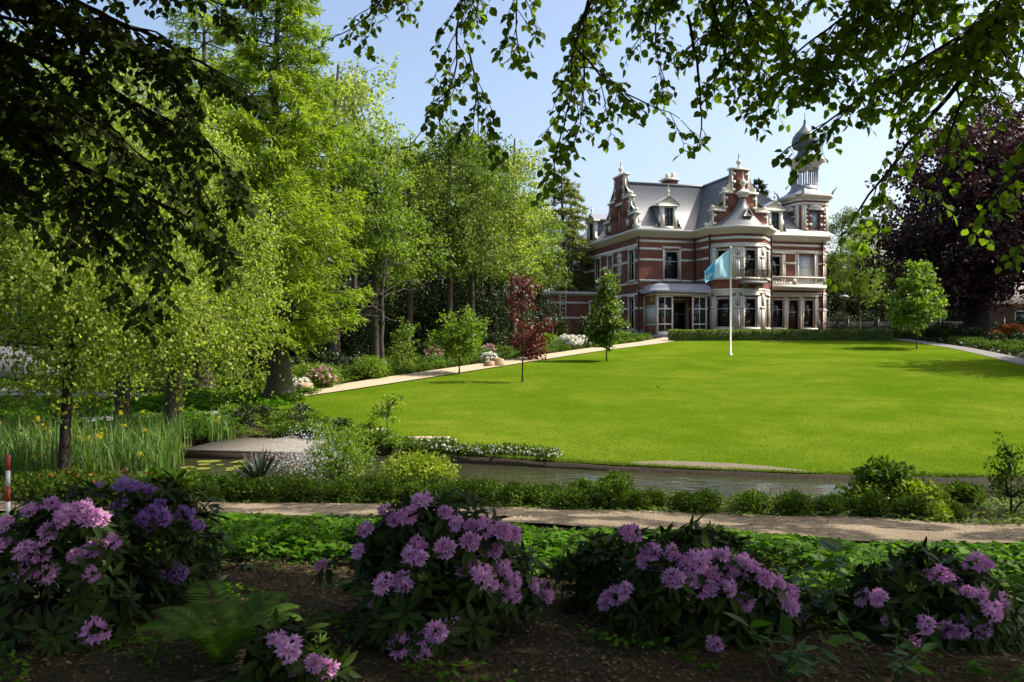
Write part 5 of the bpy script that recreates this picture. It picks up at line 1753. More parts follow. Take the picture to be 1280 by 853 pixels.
# low grey roofed building at the far left
LBd = thing("outbuilding", "low outbuilding with a big grey roof at the left edge beyond the road", "building", (-23.5, 35.5, h1(-23.5, 35.5)), R(-12))
LBd.scale = (1, 1, .5)
g = Geo(); g.box(-6, 3.4, -2.5, 3, -.3, 0.75); g.obj("wall", mat("pale_render", (.16, .14, .12), .9), LBd)
g = Geo()
g.poly_prism([(-6.5, -3.2, .55), (-6.5, 3.4, .55), (-6.5, .2, 3.1)], [(4.2, -3.2, .55), (4.2, 3.4, .55), (2.6, .2, 3.1)])
g.obj("roof", mat("grey_roof", (.10, .10, .105), .85, .1, (2, (.075, .075, .08), .4)), LBd)
wn = Geo(); wn.box(-2, -1, -2.56, -2.48, .05, .5); wo = wn.obj("window", M_WHITE, LBd)
pn = Geo(); pn.box(-1.95, -1.05, -2.58, -2.562, .1, .45); pn.obj("pane", M_GLASS, wo)

# ------------------------------------------------------------------ ground cover (stuff)
def cover(name, label, inside, bbox, n, hgt, L, W, leaf, seed, cat="ground cover", lump=.12, hexa=False, tilt=.45, taper=False):
    rng = np.random.default_rng(seed)
    x = bbox[0] + (bbox[1] - bbox[0]) * rng.random(n)
    y = bbox[2] + (bbox[3] - bbox[2]) * rng.random(n)
    k = inside(x, y)
    x, y = x[k], y[k]
    m = len(x)
    lp_ = np.clip(np.sin(x * 3.1 + np.sin(y * 2.3) * 1.4) * np.sin(y * 3.7 + x) * .5 + .5 + .3 * np.sin(x * 9 + y * 7), 0, 1)
    top = hgt * (.35 + .75 * lp_) * (np.clip((pd(x) - .6 - y) / 1.6, .2, 1) if taper else 1)
    z = H(x, y) + top * rng.random(m) ** .5
    a = rng.random(m) * 6.28
    D = np.stack([np.cos(a), np.sin(a), rng.normal(.05, .3, m)], -1)
    N = np.stack([rng.normal(0, tilt, m), rng.normal(0, tilt, m), np.ones(m)], -1)
    sc = .6 + .8 * rng.random(m)
    g = Geo().leaves(np.stack([x, y, z], -1), D, N, L * sc, W * sc, hexa, .1, None, rng)
    return tag(g.obj(name, leaf), label, cat, kind="stuff")

def pd(x): return np.interp(x, pathc[:, 0], pathc[:, 1])
def fn(x, y):           # fuzzy noise in plan
    return np.sin(x * 1.7 + .5) * np.sin(y * 2.1 + x * .6) + .5 * np.sin(x * 4.1 + y * 3.3)
cover("ground_cover", "bright green leafy ground cover left of the middle rhododendron", lambda x, y: (y < pd(x) - .58) & (y > 6.55 + .25 * fn(x, y)) & (x < -.9 + .2 * fn(y, x)), (-6, .2, 6, 10), 42000, .20, .065, .05, L_GROUND, 201, taper=True)
cover("ground_cover", "green leafy ground cover between the middle and right rhododendrons", lambda x, y: (y < pd(x) - .86 - .15 * (x > 3)) & (y > np.where(x > 1.45, 4.5, 5.4) + .35 * fn(x, y) + .3 * (x < 1)) & (fn(x * 1.3, y) > -.75), (-.9, 7.5, 4.1, 9.6), 68000, .20, .065, .05, L_GROUND, 202, taper=True)
cover("ground_cover", "low green plants on the bank between the bush row and the pond", lambda x, y: (y > pd(x) + .6) & (~in_poly(x, y, POND)), (-6, 12, 8.5, 13.4), 42000, .10, .06, .03, L_BANK, 203)
cover("ground_cover", "green cover under the lindens left of the deck", lambda x, y: (fn(x, y) > -.5) & (~in_poly(x, y, POND)) & (np.abs(y - np.interp(x, [-14.5, -10.5, -8.2, -6.3], [19.5, 21.0, 21.4, 20.6])) > .6), (-17, -6.2, 17.0, 26), 46000, .30, .12, .07, L_GROUND, 204)
cover("ground_cover", "weedy green cover behind the left road before the wood", lambda x, y: (y > 30.5 - .1 * x - 4) & (fn(x * .5, y * .5) > -.9), (-30, -8, 29, 44), 26000, .4, .2, .11, L_BANK, 205)
cover("ground_cover", "leafy cover in the border between drive and wood", lambda x, y: (x < np.interp(y, LB[6:, 0], LB[6:, 1]) - 2.0) & (x > np.interp(y, LB[6:, 0], LB[6:, 1]) - 9), (-12, 11, 25, 52), 50000, .22, .15, .08, L_BANK, 206)
cover("ground_cover", "dark leafy cover under the copper beech beside the side path", lambda x, y: (x > np.interp(y, [29, 35, 40, 46.5, 51, 57, 64], [22.2, 23.0, 24.6, 26.3, 26.9, 27.6, 30.2]) + .8), (22, 44, 28, 66), 42000, .25, .2, .12, L_DEEP, 207)
cover("ground_cover", "green cover on the bank beside the deck", lambda x, y: (x < np.interp(y, LB[:, 0], LB[:, 1]) - .2) & (~in_poly(x, y, POND)) & (fn(x * 2, y * 2) > -.2), (-7.5, -1.6, 16.2, 23), 14000, .14, .09, .05, L_BANK, 208)
cover("leaf_litter", "brown bark chips and dry leaves on the shaded soil in front", lambda x, y: (y < pd(x) - .5), (-4.2, 4.8, 2.6, 9.0), 52000, .008, .03, .016, L_LITTER, 209, "litter", tilt=.25)
cover("loose_gravel", "loose pale stones of the gravel path", lambda x, y: np.abs(y - pd(x)) < np.interp(x, [-6, -3, 0], [.45, .55, .8]) + .08 * fn(x * 2, y), (-6, 8.5, 6.6, 11.0), 34000, .05, .022, .018, leafmat("gravel_chip", (.16, .12, .08), (.5, .43, .33), .02, .9, .1, 2, (.1, .1, .1)), 210, "gravel", tilt=.4)
blades(15000, lambda r, n: ((lambda x: (x, kerb_y(x) + .02 + .16 * r.random(n) ** 2))(-.5 + 17 * r.random(n))), .02, .06, .008, .6, leafmat("lawn_blade", (.11, .17, .012), (.17, .24, .02), .3), "grass_fringe", "short grass blades along the pond's timber edging", "grass", dz=.06, seed=8, seg=2)

def turf_xy(r, n):
    x, t = -6.5 + 25 * r.random(n), r.random(n)
    y = np.maximum(kerb_y(x) + .15, 15.0 - .3 * np.minimum(x, 6)) + 24 * t ** 2.0
    k = (x > np.interp(y, LB[:, 0], LB[:, 1]) + .06) & (x < .66 * y)
    return x[k], y[k]
blades(130000, turf_xy, .010, .026, .012, .9, leafmat("turf_blade", (.085, .14, .006), (.13, .185, .012), .3), "turf_blades", "short grass blades of the lawn above the pond", "grass", dz=.03, seed=18, seg=2)

cover("bed_weeds", "scattered small green weeds on the dark soil between the rhododendrons", lambda x, y: (y < pd(x) - .7) & (fn(x * 2.3 + 1, y * 2.6) > .55), (-3.2, 3.6, 3.2, 6.6), 15000, .09, .045, .022, L_GROUND, 212, "weeds")
# ------------------------------------------------------------------ rhododendrons
def truss_mesh(seed, petal_mat, rad=.062, shade=.5):
    rng = np.random.default_rng(seed)
    g = Geo()
    nf = 20
    i = np.arange(nf)
    ph = i * 2.39996
    ct = 1 - (i + .4) / nf * 1.25
    st = np.sqrt(np.clip(1 - ct ** 2, 0, 1))
    D = np.stack([st * np.cos(ph), st * np.sin(ph), ct], -1)
    D = unit(D + rng.normal(0, .1, D.shape))
    for k in range(nf):
        d = D[k]
        u = unit(np.cross(d, [.3, .5, .81]))
        v = np.cross(d, u)
        if rng.random() < .12: continue
        c = d * rad * (.34 + .62 * rng.random()) + rng.normal(0, .006, 3)
        a0 = rng.random() * 6.28
        aa = a0 + np.arange(5) * 1.2566
        out = u[None] * np.cos(aa)[:, None] + v[None] * np.sin(aa)[:, None]
        Dp = unit(d[None] * (.75 + .3 * rng.random()) + out * .85 + rng.normal(0, .1, (5, 3)))
        Np = unit(d[None] * .8 - out * .6 + rng.normal(0, .12, (5, 3)))
        g.leaves(np.repeat(c[None], 5, 0) + out * .003, Dp, Np, .044 + .012 * rng.random(5), .025, True, .2, np.clip(shade + .2 * rng.normal() + .1 * rng.normal(size=5), 0, 1), rng)
        # stamens
        g.leaves(np.repeat(c[None], 3, 0), unit(d[None] + rng.normal(0, .22, (3, 3))), out[:3], .045, .003, False, 0, .95, rng)
    me = g.mesh("flower_truss")
    me.materials.append(petal_mat)
    return me

T_LILAC = [truss_mesh(300 + i, L_PETAL, (.062, .056, .066)[i], (.25, .6, .95)[i]) for i in range(3)]
T_VIOLET = [truss_mesh(310 + i, L_PETALD, (.062, .056, .066)[i], (.2, .5, .8)[i]) for i in range(3)]
M_SHOOT = leafmat("young_shoot", (.08, .14, .02), (.16, .22, .04), .3)

def rhododendron(seed, cx, cy, rx, ry, zt, px_list, meshes, label, nwhorl=170, tsize=1.0, extra_low=0, skirt=.15):
    """zt: top height (world z). px_list: photo pixels of the flower trusses, laid on the bush's dome"""
    rng = np.random.default_rng(seed)
    zb = h1(cx, cy)
    h = zt - zb
    o = thing("rhododendron", label, "shrub", (cx, cy, zb))
    tips, tdir, flw = [], [], []
    for (px, py) in px_list:
        d = cy - .3 * ry
        for _ in range(3):
            p = P(px, py, d)
            ux = np.clip((p[0] - cx) / rx, -1, 1)
            w = np.clip((p[2] - zb) / h, 0, 1)
            front = math.sqrt(max(0.0, 1 - ux * ux)) * (1 - .8 * max(0, w - .25) ** 1.3)
            d = cy - ry * front + .05 * rng.normal()
        p = P(px, py, d)
        tips.append(p - [cx, cy, zb]); flw.append(True)
        n = np.array([ux * .7, -.55 * front - .15, .75 * w + .35])
        tdir.append(unit(n + rng.normal(0, .15, 3)))
    for i in range(int(nwhorl * 1.05)):
        a = rng.random() * 6.283
        w = rng.random() ** .8
        rr = math.sqrt(max(0.03, 1 - w ** 2.4)) * (.70 + .38 * rng.random()) * (1 + .16 * math.sin(a * 3 + seed) + .1 * math.sin(a * 5 + 2 * seed))
        if w < .25: rr *= .75 + w
        p = np.array([math.cos(a) * rx * rr, math.sin(a) * ry * rr, max(skirt * h, h * w * (.82 + .22 * rng.random()))])
        tips.append(p); flw.append(False)
        tdir.append(unit(np.array([math.cos(a) * rr, math.sin(a) * rr, .5 + .5 * w]) + rng.normal(0, .2, 3)))
    tips, tdir = np.array(tips), np.array(tdir)
    # a leaf whorl under each tip
    nl = 9
    m = len(tips)
    aa = np.arange(nl) * 2.39996 + rng.random((m, 1)) * 6.28
    U = unit(np.cross(tdir, np.array([.31, .2, .93])))
    V = np.cross(tdir, U)
    rad = U[:, None] * np.cos(aa)[..., None] + V[:, None] * np.sin(aa)[..., None]
    lift = np.where(np.array(flw)[:, None], -.22, .25) + rng.normal(0, .22, (m, nl))
    D = unit(rad + tdir[:, None] * lift[..., None] + np.array([0, 0, -.12]))
    base = tips[:, None] - tdir[:, None] * (.01 + .05 * rng.random((m, nl)))[..., None] + rad * .008
    nor = unit(tdir[:, None] * 1.0 + rad * .2 + rng.normal(0, .12, (m, nl, 3)))
    L = .088 + .05 * rng.random((m, nl))
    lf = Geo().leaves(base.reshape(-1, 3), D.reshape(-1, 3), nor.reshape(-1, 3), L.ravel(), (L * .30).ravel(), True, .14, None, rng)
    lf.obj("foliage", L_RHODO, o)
    # stems
    st = Geo()
    nm = 9
    mains = []
    for i in range(nm):
        a = i * 6.283 / nm + rng.normal(0, .3)
        e = np.array([math.cos(a) * rx * .5, math.sin(a) * ry * .5, h * (.45 + .2 * rng.random())])
        p = bend((.06 * math.cos(a), .06 * math.sin(a), -.05), e, rng, -.05, .07, 8)
        st.tube(p, np.linspace(.02, .009, 8), 5)
        mains.append(p[2:])
    A = np.vstack(mains)
    for t, n in zip(tips, tdir):
        i = np.argmin(((A - t) ** 2).sum(1))
        st.tube(bend(A[i], t - n * .0, rng, -.03, .05, 5), np.linspace(.007, .0035, 5), 4)
    st.obj("stem", M_BARKD, o, True)
    sh = Geo()                                        # fresh shoots, paler, on some tips
    ids = [i for i in range(m) if not flw[i] and tips[i][2] > .5 * h][::4]
    for i in ids:
        q = 5
        a = np.arange(q) * 1.256
        rd = U[i][None] * np.cos(a)[:, None] + V[i][None] * np.sin(a)[:, None]
        sh.leaves(np.repeat(tips[i][None], q, 0), unit(rd * .6 + tdir[i] * .9), rd, .055, .015, False, .1, None, rng)
    if ids: sh.obj("young_shoot", M_SHOOT, o)
    for i in range(len(px_list)):
        b = bpy.data.objects.new("flower_truss", meshes[int(rng.integers(3))])
        col.objects.link(b)
        b.parent = o
        b.location = tips[i]
        b.rotation_mode = 'QUATERNION'
        b.rotation_quaternion = Vector(tdir[i]).to_track_quat('Z', 'Y')
        s = tsize * (.46 + .34 * rng.random())
        b.scale = (s * (.9 + .25 * rng.random()), s * (.9 + .25 * rng.random()), s * (.8 + .3 * rng.random()))
    return o

RA = [(38, 638), (64, 631), (77, 649), (61, 666), (106, 633), (112, 647), (123, 649), (96, 695), (120, 686), (141, 678), (29, 689), (48, 692), (6, 654), (6, 675), (114, 718), (59, 718), (30, 716), (117, 790), (85, 640), (-12, 690)]
RB_ = [(125, 614), (154, 607), (170, 610), (183, 617), (200, 630), (179, 649), (190, 655), (157, 660), (205, 649), (231, 646), (247, 658), (179, 722), (202, 721), (223, 719), (163, 742), (165, 622), (150, 630), (190, 638)]
RC = [(526, 627), (481, 638), (493, 650), (509, 647), (556, 641), (569, 655), (590, 658), (606, 662), (627, 665), (638, 668), (587, 678), (603, 684), (617, 689), (458, 662), (448, 689), (522, 682), (526, 698), (514, 694), (556, 686), (580, 712), (592, 706), (603, 722), (612, 728), (519, 732), (505, 728), (479, 730), (464, 753), (624, 744), (643, 726), (640, 745), (667, 732), (680, 741), (630, 713), (566, 784), (529, 800), (501, 806), (513, 822), (527, 830), (402, 707), (545, 790)]
RC2 = [(346, 803), (360, 812), (378, 826), (392, 830), (366, 830), (405, 838)]
RD = [(790, 668), (805, 701), (821, 707), (840, 692), (842, 723), (815, 690), (873, 703), (888, 697), (904, 694), (886, 718), (900, 725), (912, 714), (930, 703), (888, 738), (876, 736), (912, 736), (930, 753), (945, 716), (956, 725), (974, 729), (987, 742), (1000, 769), (940, 735), (781, 740), (768, 746), (757, 752), (893, 804), (947, 840), (855, 706), (862, 720), (985, 755)]
RE = [(1223, 705), (1177, 720), (1160, 722), (1195, 735), (1210, 740), (1225, 745), (1249, 755), (1079, 747), (1098, 748), (1109, 775), (1135, 799), (1184, 788), (1200, 790), (1216, 784), (1232, 788), (1157, 782), (1166, 852), (1140, 797), (1240, 765)]
rhododendron(401, -2.50, 4.45, .52, .50, P(0, 618, 4.35)[2], RA, T_LILAC, "pink lilac rhododendron at the left edge, sunlight on its flower heads", 150)
rhododendron(402, -2.28, 5.25, .45, .42, P(0, 598, 5.2)[2], RB_, T_VIOLET, "dark violet rhododendron just behind the pink one at left", 130)
rhododendron(403, -.42, 4.55, .55, .55, P(0, 618, 4.5)[2], RC, T_LILAC, "tall lilac rhododendron in the middle of the foreground", 230)
rhododendron(404, -1.02, 3.62, .26, .22, P(0, 785, 3.6)[2], RC2, T_LILAC, "small low pink rhododendron below left of the middle bush", 40, .95)
rhododendron(405, 1.06, 4.55, .53, .50, P(0, 662, 4.5)[2], RD, T_LILAC, "wide lilac rhododendron right of the middle bush", 190)
rhododendron(406, 2.36, 4.50, .47, .45, P(0, 695, 4.4)[2], RE, T_LILAC, "lilac rhododendron near the right edge with two tiers of flowers", 170)
rhododendron(407, .62, 5.05, .36, .3, P(0, 668, 5.0)[2], [(782, 664)], T_LILAC, "nearly flowerless rhododendron behind the wide one", 80)

# fern
def fern(seed, n, L, label, loc, cat="fern"):
    rng = np.random.default_rng(seed)
    g = Geo()
    for i in range(n):
        a = i * 6.283 / n + rng.normal(0, .2)
        d = np.array([math.cos(a), math.sin(a), 0])
        Lf = L * (.8 + .4 * rng.random())
        t = np.linspace(0, 1, 24)
        rise = .85 + .3 * rng.random()
        p = d * (t * Lf * .75)[:, None] + np.array([0, 0, 1]) * (Lf * rise * (t - .55 * t ** 2.2))[:, None]
        g.tube(p, np.linspace(.004, .001, 24), 3)
        T = unit(np.gradient(p, axis=0))
        side = np.cross(T, [0, 0, 1.0]); side = unit(side)
        for s in (-1, 1):
            ll = Lf * .26 * np.sin(np.clip(t, .06, 1) ** .7 * np.pi) ** .8 + .004
            base = np.repeat(p, 1, 0)
            g.leaves(base, unit(side * s + T * .45 + np.array([0, 0, -.12])), np.cross(side * s, T) * s, ll, .009, True, .05, None, rng)
            mid = p + (T[1] - T[0]) * 0 + T * (.5 / 24 * Lf)
            g.leaves(mid, unit(side * s + T * .45 + np.array([0, 0, -.1])), np.cross(side * s, T) * s, ll * .95, .009, True, .05, None, rng)
    return tag(g.obj("fern", L_FERN, None, False, loc), label, cat)
fern(501, 13, .52, "green fern on the bare soil left of the middle rhododendron", on(at(275, 3.9), 3.95))
# large leaved shady plants between the rhododendrons
bl_ = leafmat("broad_leaf", (.035, .08, .012), (.08, .16, .025), .4)
def bigleaf(seed, n, L, W, hh, label, loc):
    rng = np.random.default_rng(seed)
    st, lf = Geo(), Geo()
    for i in range(max(4, n // 2)):
        a = i * 2.39996
        r = .10 + .14 * rng.random()
        p = bend((.02 * math.cos(a), .02 * math.sin(a), -.03), (r * math.cos(a), r * math.sin(a), hh * (.5 + .55 * rng.random())), rng, .05, .06, 8)
        st.tube(p, np.linspace(.006, .003, 8), 4)
        for k in range(3, 8):
            for q in range(2):
                b = a + rng.normal(0, 1.0) + (3.14 if (k + q) % 2 and k > 4 else 0)
                D = np.array([math.cos(b), math.sin(b), .15 - .5 * rng.random() + (.4 if k == 7 else 0)])
                sc = (.55 + .5 * rng.random()) * (.75 + .06 * k)
                lf.leaves(p[k], D, np.array([0, 0, 1.0]) + rng.normal(0, .3, 3), L * sc, W * sc, True, .14, None, rng)
    return bush("broadleaf_plant", label, "plant", loc, (st, lf, None), bl_, bl_)
bigleaf(511, 8, .13, .06, .22, "big leaved green plant in the bottom centre right foreground", on(at(975, 3.7), 3.75))
bigleaf(512, 8, .15, .085, .40, "big leaved plant catching light between the two right rhododendrons", on(at(1035, 4.5), 4.55))
bigleaf(513, 8, .11, .045, .22, "leafy green plant at the foot of the right rhododendron", on(at(1110, 3.75), 3.75))
# short dry twigs on the soil
rng = np.random.default_rng(77)
for i in range(9):
    x, y = -1.6 + 3.6 * rng.random(), 3.7 + 2.0 * rng.random()
    a = rng.random() * 6.28
    g = Geo(); L_ = .15 + .3 * rng.random()
    g.tube(bend((-L_ / 2 * math.cos(a), -L_ / 2 * math.sin(a), .01), (L_ / 2 * math.cos(a), L_ / 2 * math.sin(a), .02), rng, .02, .06, 6), np.linspace(.006, .003, 6), 4)
    tag(g.obj("fallen_twig", M_BARK, None, False, on(x, y, .008)), "thin dry twig lying on the bark mulch", "twig", "twigs on the mulch")
# dark dry blade on the lawn
g = Geo().leaves([(0, 0, 0)], [(.6, 0, -.45)], [(.3, 1, .3)], .16, .035, True, .2, .1)
tag(g.obj("fallen_leaf", L_DEEP, None, False, on(at(820, 26.5), 26.5, .13)), "single dark leaf blade standing in the middle of the lawn", "leaf")

# ------------------------------------------------------------------ the beech the photographer stands under
def foliage_bough(wood, lf, rng, path, r0, twig_len, spacing, L, W, droop=.35, depth=2, leaf_step=.035, dens=1.0, two_d=.55, cut=None):
    """a limb with alternate side twigs that carry hanging leaves"""
    q = resample(np.array(path, float), .08)
    n = len(q)
    q = q + np.cumsum(rng.normal(0, .006, q.shape), 0)
    rad = np.linspace(r0, max(.003, r0 * .15), n)
    wood.tube(q, rad, 5 if r0 < .04 else 8)
    seg = np.r_[0, np.cumsum(np.linalg.norm(np.diff(q, axis=0), axis=1))]
    T = unit(np.gradient(q, axis=0))
    s = spacing * rng.random()
    side = 1
    while s < seg[-1]:
        i = int(np.searchsorted(seg, s))
        i = min(i, n - 1)
        t = s / seg[-1]
        side = -side
        lat = unit(np.cross(T[i], [0, 0, 1.0])) * side
        ln = twig_len * (1.1 - .6 * t) * (.5 + .8 * rng.random())
        d = unit(T[i] * .8 + lat * (.55 + .4 * rng.random()) + rng.normal(0, .25, 3) + np.array([0, 0, -.1 - droop * .5 * rng.random()]))
        e = q[i] + d * ln + np.array([0, 0, -droop * ln * (.4 + .6 * rng.random())])
        if depth > 1 and ln > .18:
            foliage_bough(wood, lf, rng, [q[i], q[i] + d * ln * .5, e], max(.003, min(rad[i] * .55, .012)), ln * .5, spacing * .62, L, W, droop, depth - 1, leaf_step, dens, two_d)
        else:
            tw = bend(q[i], e, rng, .0, .05, 5)
            wood.tube(tw, np.linspace(.0032, .0012, 5), 3)
            m = max(2, int(ln / leaf_step * dens))
            u = (np.arange(m) + .6 + .4 * rng.random(m)) / m
            B = np.stack([np.interp(u, np.linspace(0, 1, 5), tw[:, k]) for k in range(3)], -1)
            td = unit(tw[-1] - tw[0])
            lt = unit(np.cross(td, [0, 0, 1.0]) + 1e-6)
            sg_ = np.where(np.arange(m) % 2, 1, -1)[:, None]
            D = unit(td * .5 + lt * sg_ * .8 + rng.normal(0, .35, (m, 3)) + np.array([0, 0, -.65]))
            N = rng.normal(0, .45, (m, 3)) + np.array([0, -.25, .75])
            sc = .7 + .55 * rng.random(m)
            lf.leaves(B + D * .008, D, N, L * sc, W * sc, True, .13, None, rng)
        s += spacing * (.6 + .8 * rng.random())

BT = thing("beech_tree", "big overhanging beech the photographer stands under, boughs hanging into the top", "tree", (8.2, 2.6, h1(8.2, 2.6)))
off = np.array([8.2, 2.6, h1(8.2, 2.6)])
rng = np.random.default_rng(601)
wood, lf = Geo(), Geo()
wood.tube(np.array([(8.2, 2.6, off[2] - .3), (8.15, 2.65, .2), (8.0, 2.8, 2.2), (7.7, 3.0, 4.6), (7.6, 3.2, 7.5), (7.6, 3.3, 11)]) - off, [.62, .5, .44, .36, .25, .1], 12)
limbs = [
    # start outside the frame and hang into view;   px, py, distance
    ([(1500, -420, 5.2), (1180, -260, 5.6), (1010, -160, 5.8), (925, -70, 5.9), (878, 10, 6.0), (905, 60, 6.0)], .055, .55),
    ([(905, -80, 5.9), (930, 20, 5.9), (985, 70, 6.0), (1045, 90, 6.0)], .02, .55),
    ([(860, 20, 6.0), (872, 80, 5.9), (868, 130, 5.9), (882, 165, 5.9), (862, 198, 5.9)], .014, .10),
    ([(1480, -120, 4.8), (1330, -20, 5.2), (1230, 70, 5.5), (1150, 160, 5.8), (1090, 235, 6.0), (1055, 290, 6.1)], .035, .40),
    ([(1330, -40, 5.2), (1200, 40, 5.3), (1100, 100, 5.6), (1030, 150, 5.8), (985, 180, 5.9)], .025, .5),
    ([(1240, 60, 5.5), (1200, 150, 5.3), (1190, 210, 5.3), (1180, 250, 5.4)], .016, .3),
    ([(1400, 60, 4.6), (1330, 130, 4.8), (1280, 200, 5.0), (1240, 250, 5.1), (1225, 270, 5.2)], .022, .32),
    ([(1420, 180, 4.7), (1350, 240, 4.9), (1295, 280, 5.0)], .014, .35),
    ([(1290, -120, 5.4), (1120, -60, 5.7), (990, -10, 5.9), (930, 50, 6.1), (900, 100, 6.2)], .025, .5),
    ([(1060, -180, 5.8), (960, -90, 6.2), (850, -40, 6.4), (770, -10, 6.5), (725, 40, 6.5)], .028, .5),
    ([(850, -150, 6.0), (790, -70, 6.0), (740, 0, 6.0), (712, 60, 5.9), (710, 130, 5.8), (692, 200, 5.8), (680, 225, 5.8)], .018, .36),
    ([(740, -20, 6.0), (728, 60, 6.1), (735, 130, 6.2), (718, 185, 6.2)], .011, .34),
    ([(720, 60, 5.9), (755, 100, 6.1), (800, 125, 6.2), (850, 145, 6.2)], .010, .36),
    ([(720, -140, 6.0), (650, -80, 6.1), (590, -20, 6.1), (575, 50, 6.0), (582, 100, 6.0), (545, 150, 6.0), (518, 185, 6.0)], .016, .34),
    ([(585, 60, 6.0), (600, 120, 6.1), (598, 170, 6.1)], .009, .32),
    ([(650, -90, 6.1), (655, -30, 6.2), (648, 30, 6.3), (660, 80, 6.3)], .012, .36),
    ([(560, -110, 6.2), (500, -40, 6.2), (470, 10, 6.2), (440, 40, 6.3), (400, 55, 6.4)], .012, .30),
    ([(800, -60, 6.4), (830, 10, 6.5), (815, 60, 6.5), (838, 110, 6.5)], .012, .36),
    ([(1180, -60, 5.6), (1080, 0, 5.7), (1000, 60, 5.7), (940, 130, 5.7)], .016, .42),
    ([(1120, -90, 5.7), (1090, -20, 5.7), (1060, 40, 5.8), (1080, 100, 5.9)], .014, .42),
    ([(1330, -90, 5.0), (1260, -30, 5.1), (1230, 30, 5.1), (1260, 110, 5.2)], .016, .42),
    ([(1300, -150, 5.4), (1180, -40, 5.5), (1080, 30, 5.6), (1000, 90, 5.8)], .018, .45),
    ([(1010, -150, 6.0), (960, -40, 6.1), (900, 30, 6.2), (850, 60, 6.3)], .016, .42),
    ([(1150, -130, 5.4), (1130, -40, 5.5), (1150, 40, 5.5), (1120, 90, 5.6)], .016, .42),
    ([(900, -110, 6.3), (880, -40, 6.4), (910, 0, 6.4), (960, 20, 6.4)], .014, .42),
]
for path, r0, tl in limbs:
    pth = np.array([P(*p) for p in path]) - off
    foliage_bough(wood, lf, rng, pth, r0, tl, .10 if tl > .2 else .2, .070, .058, .36, 2, .040, 1.2)
# the limbs that carry them, out of the frame
for e in ((1500, -420, 5.2), (1480, -120, 4.8), (1060, -180, 5.8), (850, -150, 6.0), (720, -140, 6.0), (1290, -120, 5.4), (1420, 180, 4.7), (1400, 60, 4.6), (560, -110, 6.2), (1320, 0, 5.2), (1180, -60, 5.6), (1330, -90, 5.0), (900, -110, 6.3)):
    p = P(*e) - off
    z0 = np.array([8.0, 2.8, min(4.4, max(1.6, P(*e)[2] - .3))]) - off
    wood.tube(bend(z0, p, rng, .12, .03, 10), np.linspace(.10, .022, 10), 6)
# upper crown: shades the foreground, wholly above the frame
NCR = 4000
C = np.stack([-5.5 + 17.5 * rng.random(NCR), -.5 + 13.2 * rng.random(NCR), 2.6 + 7.4 * rng.random(NCR) ** .9], -1)
env = ((C[:, 0] - 4.0) / 10.2) ** 2 + ((C[:, 1] - 5.6) / 7.4) ** 2 + ((C[:, 2] - 4.6) / 5.8) ** 2 < 1
hid = (C[:, 2] > .45 * C[:, 1] + .55) | (C[:, 0] > .70 * C[:, 1] + .9)
gx, gy = C[:, 0] - .84 * (C[:, 2] + 2), C[:, 1] - .044 * (C[:, 2] + 2)
C = C[env & hid]
for e in C[::60]:
    z0 = np.array([7.8, 2.9, np.clip(e[2] - 1.2, 1.5, 8)])
    wood.tube(bend(z0, e, rng, .1, .04, 7) - off, np.linspace(.05, .006, 7), 4)
per = 62
B = C[:, None] + rng.normal(0, 1, (len(C), per, 3)) * np.array([.42, .42, .20])
B = B.reshape(-1, 3)
ok = (B[:, 2] > .44 * B[:, 1] + .25) | (B[:, 0] > .68 * B[:, 1] + .6)
B = B[ok]
# unseen crown leaves cut away along the sun's rays, shaped to set flecks below
gx, gy = B[:, 0] - .84 * (B[:, 2] + 2), B[:, 1] - .044 * (B[:, 2] + 2)
nz = np.sin(gx * 2.3 + 1.4 * np.sin(gy * 2.1 + .4)) * np.sin(gy * 4.1 + gx * .9) + .45 * np.sin(gx * 5.7 + gy * 3.3 + 1) + .3 * np.sin(gy * 9 - gx * 4)
B = B[nz > np.interp(gy, [3.4, 4.0, 4.9, 5.25, 6.4, 7.2, 8.2, 9.8, 10.5, 12], [-1.0, -.45, -.35, .9, 1.0, .20, -.32, -.32, -.55, -.7])]
lf.leaves(B - off, rng.normal(0, .8, B.shape) + np.array([0, 0, -.4]), rng.normal(0, .5, B.shape) + np.array([0, 0, 1.0]), .10, .085, False, .1, None, rng)
wood.obj("trunk", M_BARKD, BT, True)
lf.obj("crown", L_BEECH, BT)

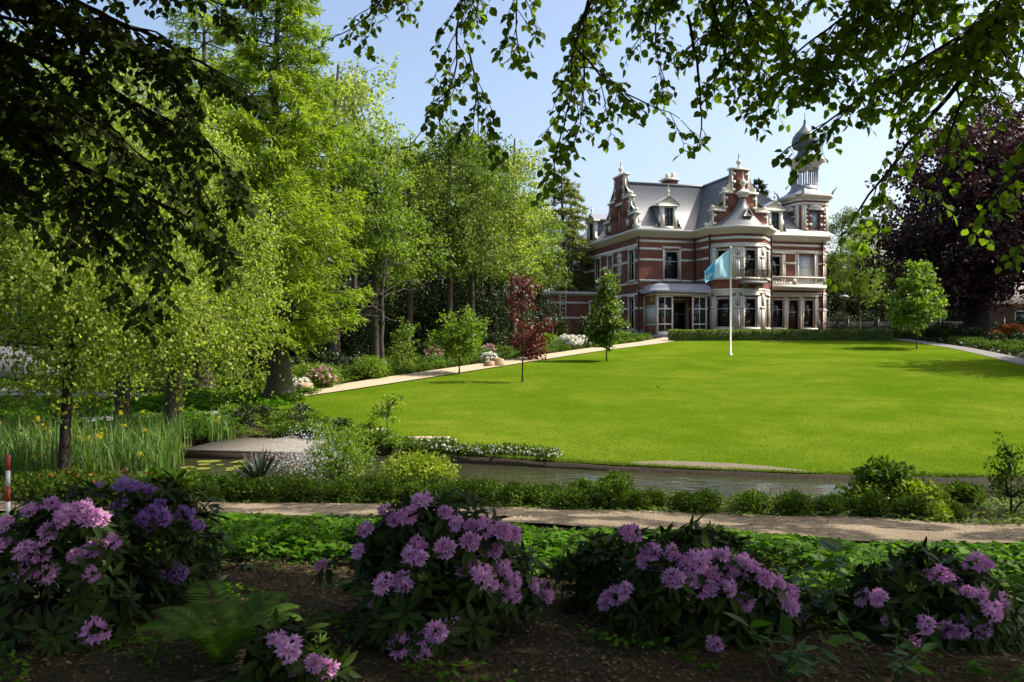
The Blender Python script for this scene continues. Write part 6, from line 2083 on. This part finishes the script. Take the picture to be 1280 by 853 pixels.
# dark bough mass at the upper left: another beech, its trunk outside the frame
off = np.array([-7.4, 4.4, h1(-7.4, 4.4)])
B2 = thing("beech_tree", "dark shaded beech whose dense boughs fill the upper left corner", "tree", tuple(off))
wood, lf = Geo(), Geo()
rng = np.random.default_rng(611)
wood.tube(np.array([(-7.4, 4.4, off[2] - .3), (-7.3, 4.5, .3), (-7.2, 4.6, 2.2), (-7.0, 4.8, 5)]) - off, [.5, .4, .34, .2], 12)
limbs2 = [
    ([(-330, -60, 6.0), (-120, 60, 6.4), (0, 140, 6.6), (55, 185, 6.7), (110, 225, 6.8), (190, 262, 6.9), (262, 300, 7.0)], .075, .6),
    ([(-120, 0, 6.4), (20, 60, 6.6), (110, 100, 6.7), (200, 150, 6.9), (270, 190, 7.0), (300, 240, 7.0)], .04, .6),
    ([(-100, -80, 6.4), (60, -20, 6.6), (160, 30, 6.8), (250, 70, 7.0), (310, 100, 7.0)], .04, .55),
    ([(0, -140, 6.6), (120, -70, 6.8), (220, -20, 6.9), (290, 20, 7.0), (325, 10, 7.0)], .03, .5),
    ([(60, 185, 6.7), (90, 250, 6.6), (130, 310, 6.6), (160, 355, 6.6)], .02, .45),
    ([(120, 225, 6.8), (180, 290, 6.8), (215, 330, 6.8), (195, 370, 6.8)], .018, .42),
    ([(-160, 90, 6.2), (-60, 150, 6.3), (10, 210, 6.4), (40, 270, 6.4)], .03, .5),
    ([(-160, 40, 6.3), (-20, 20, 6.5), (80, 40, 6.6), (150, 80, 6.6)], .03, .5),
    ([(100, 100, 6.7), (140, 160, 6.6), (190, 210, 6.6), (230, 250, 6.6)], .016, .45),
    ([(-60, 140, 6.5), (20, 120, 6.3), (90, 150, 6.2), (150, 190, 6.2)], .02, .45),
    ([(200, 150, 6.9), (235, 210, 6.9), (270, 270, 6.9), (290, 320, 6.9)], .014, .4),
    ([(170, 40, 6.8), (215, 100, 6.8), (245, 150, 6.8)], .014, .45),
    ([(-40, 20, 6.4), (40, -10, 6.4), (120, 10, 6.4), (190, 60, 6.4)], .02, .5),
    ([(-60, 230, 6.2), (-10, 180, 6.2), (50, 130, 6.3), (110, 60, 6.4)], .02, .5),
]
for path, r0, tl in limbs2:
    pth = np.array([P(*p) for p in path]) - off
    foliage_bough(wood, lf, rng, pth, r0, tl, .105, .078, .060, .4, 2, .038, 1.35)
for e in ((-330, -60, 6.0), (-120, 0, 6.4), (-100, -80, 6.4), (0, -140, 6.6), (-160, 90, 6.2), (-160, 40, 6.3), (-60, 140, 6.5), (-40, 20, 6.4), (-60, 230, 6.2)):
    p = P(*e) - off
    wood.tube(bend(np.array([-7.2, 4.6, min(3.5, P(*e)[2] - .2)]) - off, p, rng, .08, .03, 8), np.linspace(.11, .03, 8), 6)
# its crown above the frame keeps the boughs in shade
NC2 = 900
C = np.stack([-9 + 8.5 * rng.random(NC2), 1.5 + 7.6 * rng.random(NC2), 3.0 + 4.5 * rng.random(NC2)], -1)
C = C[(C[:, 2] > .45 * C[:, 1] + .55)]
for e in C[::30]:
    wood.tube(bend((-7.1, 4.7, np.clip(e[2] - 1, 1.5, 4.6)), e, rng, .1, .04, 6) - off, np.linspace(.05, .01, 6), 4)
B = (C[:, None] + rng.normal(0, 1, (len(C), 60, 3)) * np.array([.42, .42, .2])).reshape(-1, 3)
B = B[(B[:, 2] > .44 * B[:, 1] + .25)]
lf.leaves(B - off, rng.normal(0, .8, B.shape) + np.array([0, 0, -.4]), rng.normal(0, .5, B.shape) + np.array([0, 0, 1.0]), .10, .085, False, .1, None, rng)
wood.obj("trunk", M_BARKD, B2, True)
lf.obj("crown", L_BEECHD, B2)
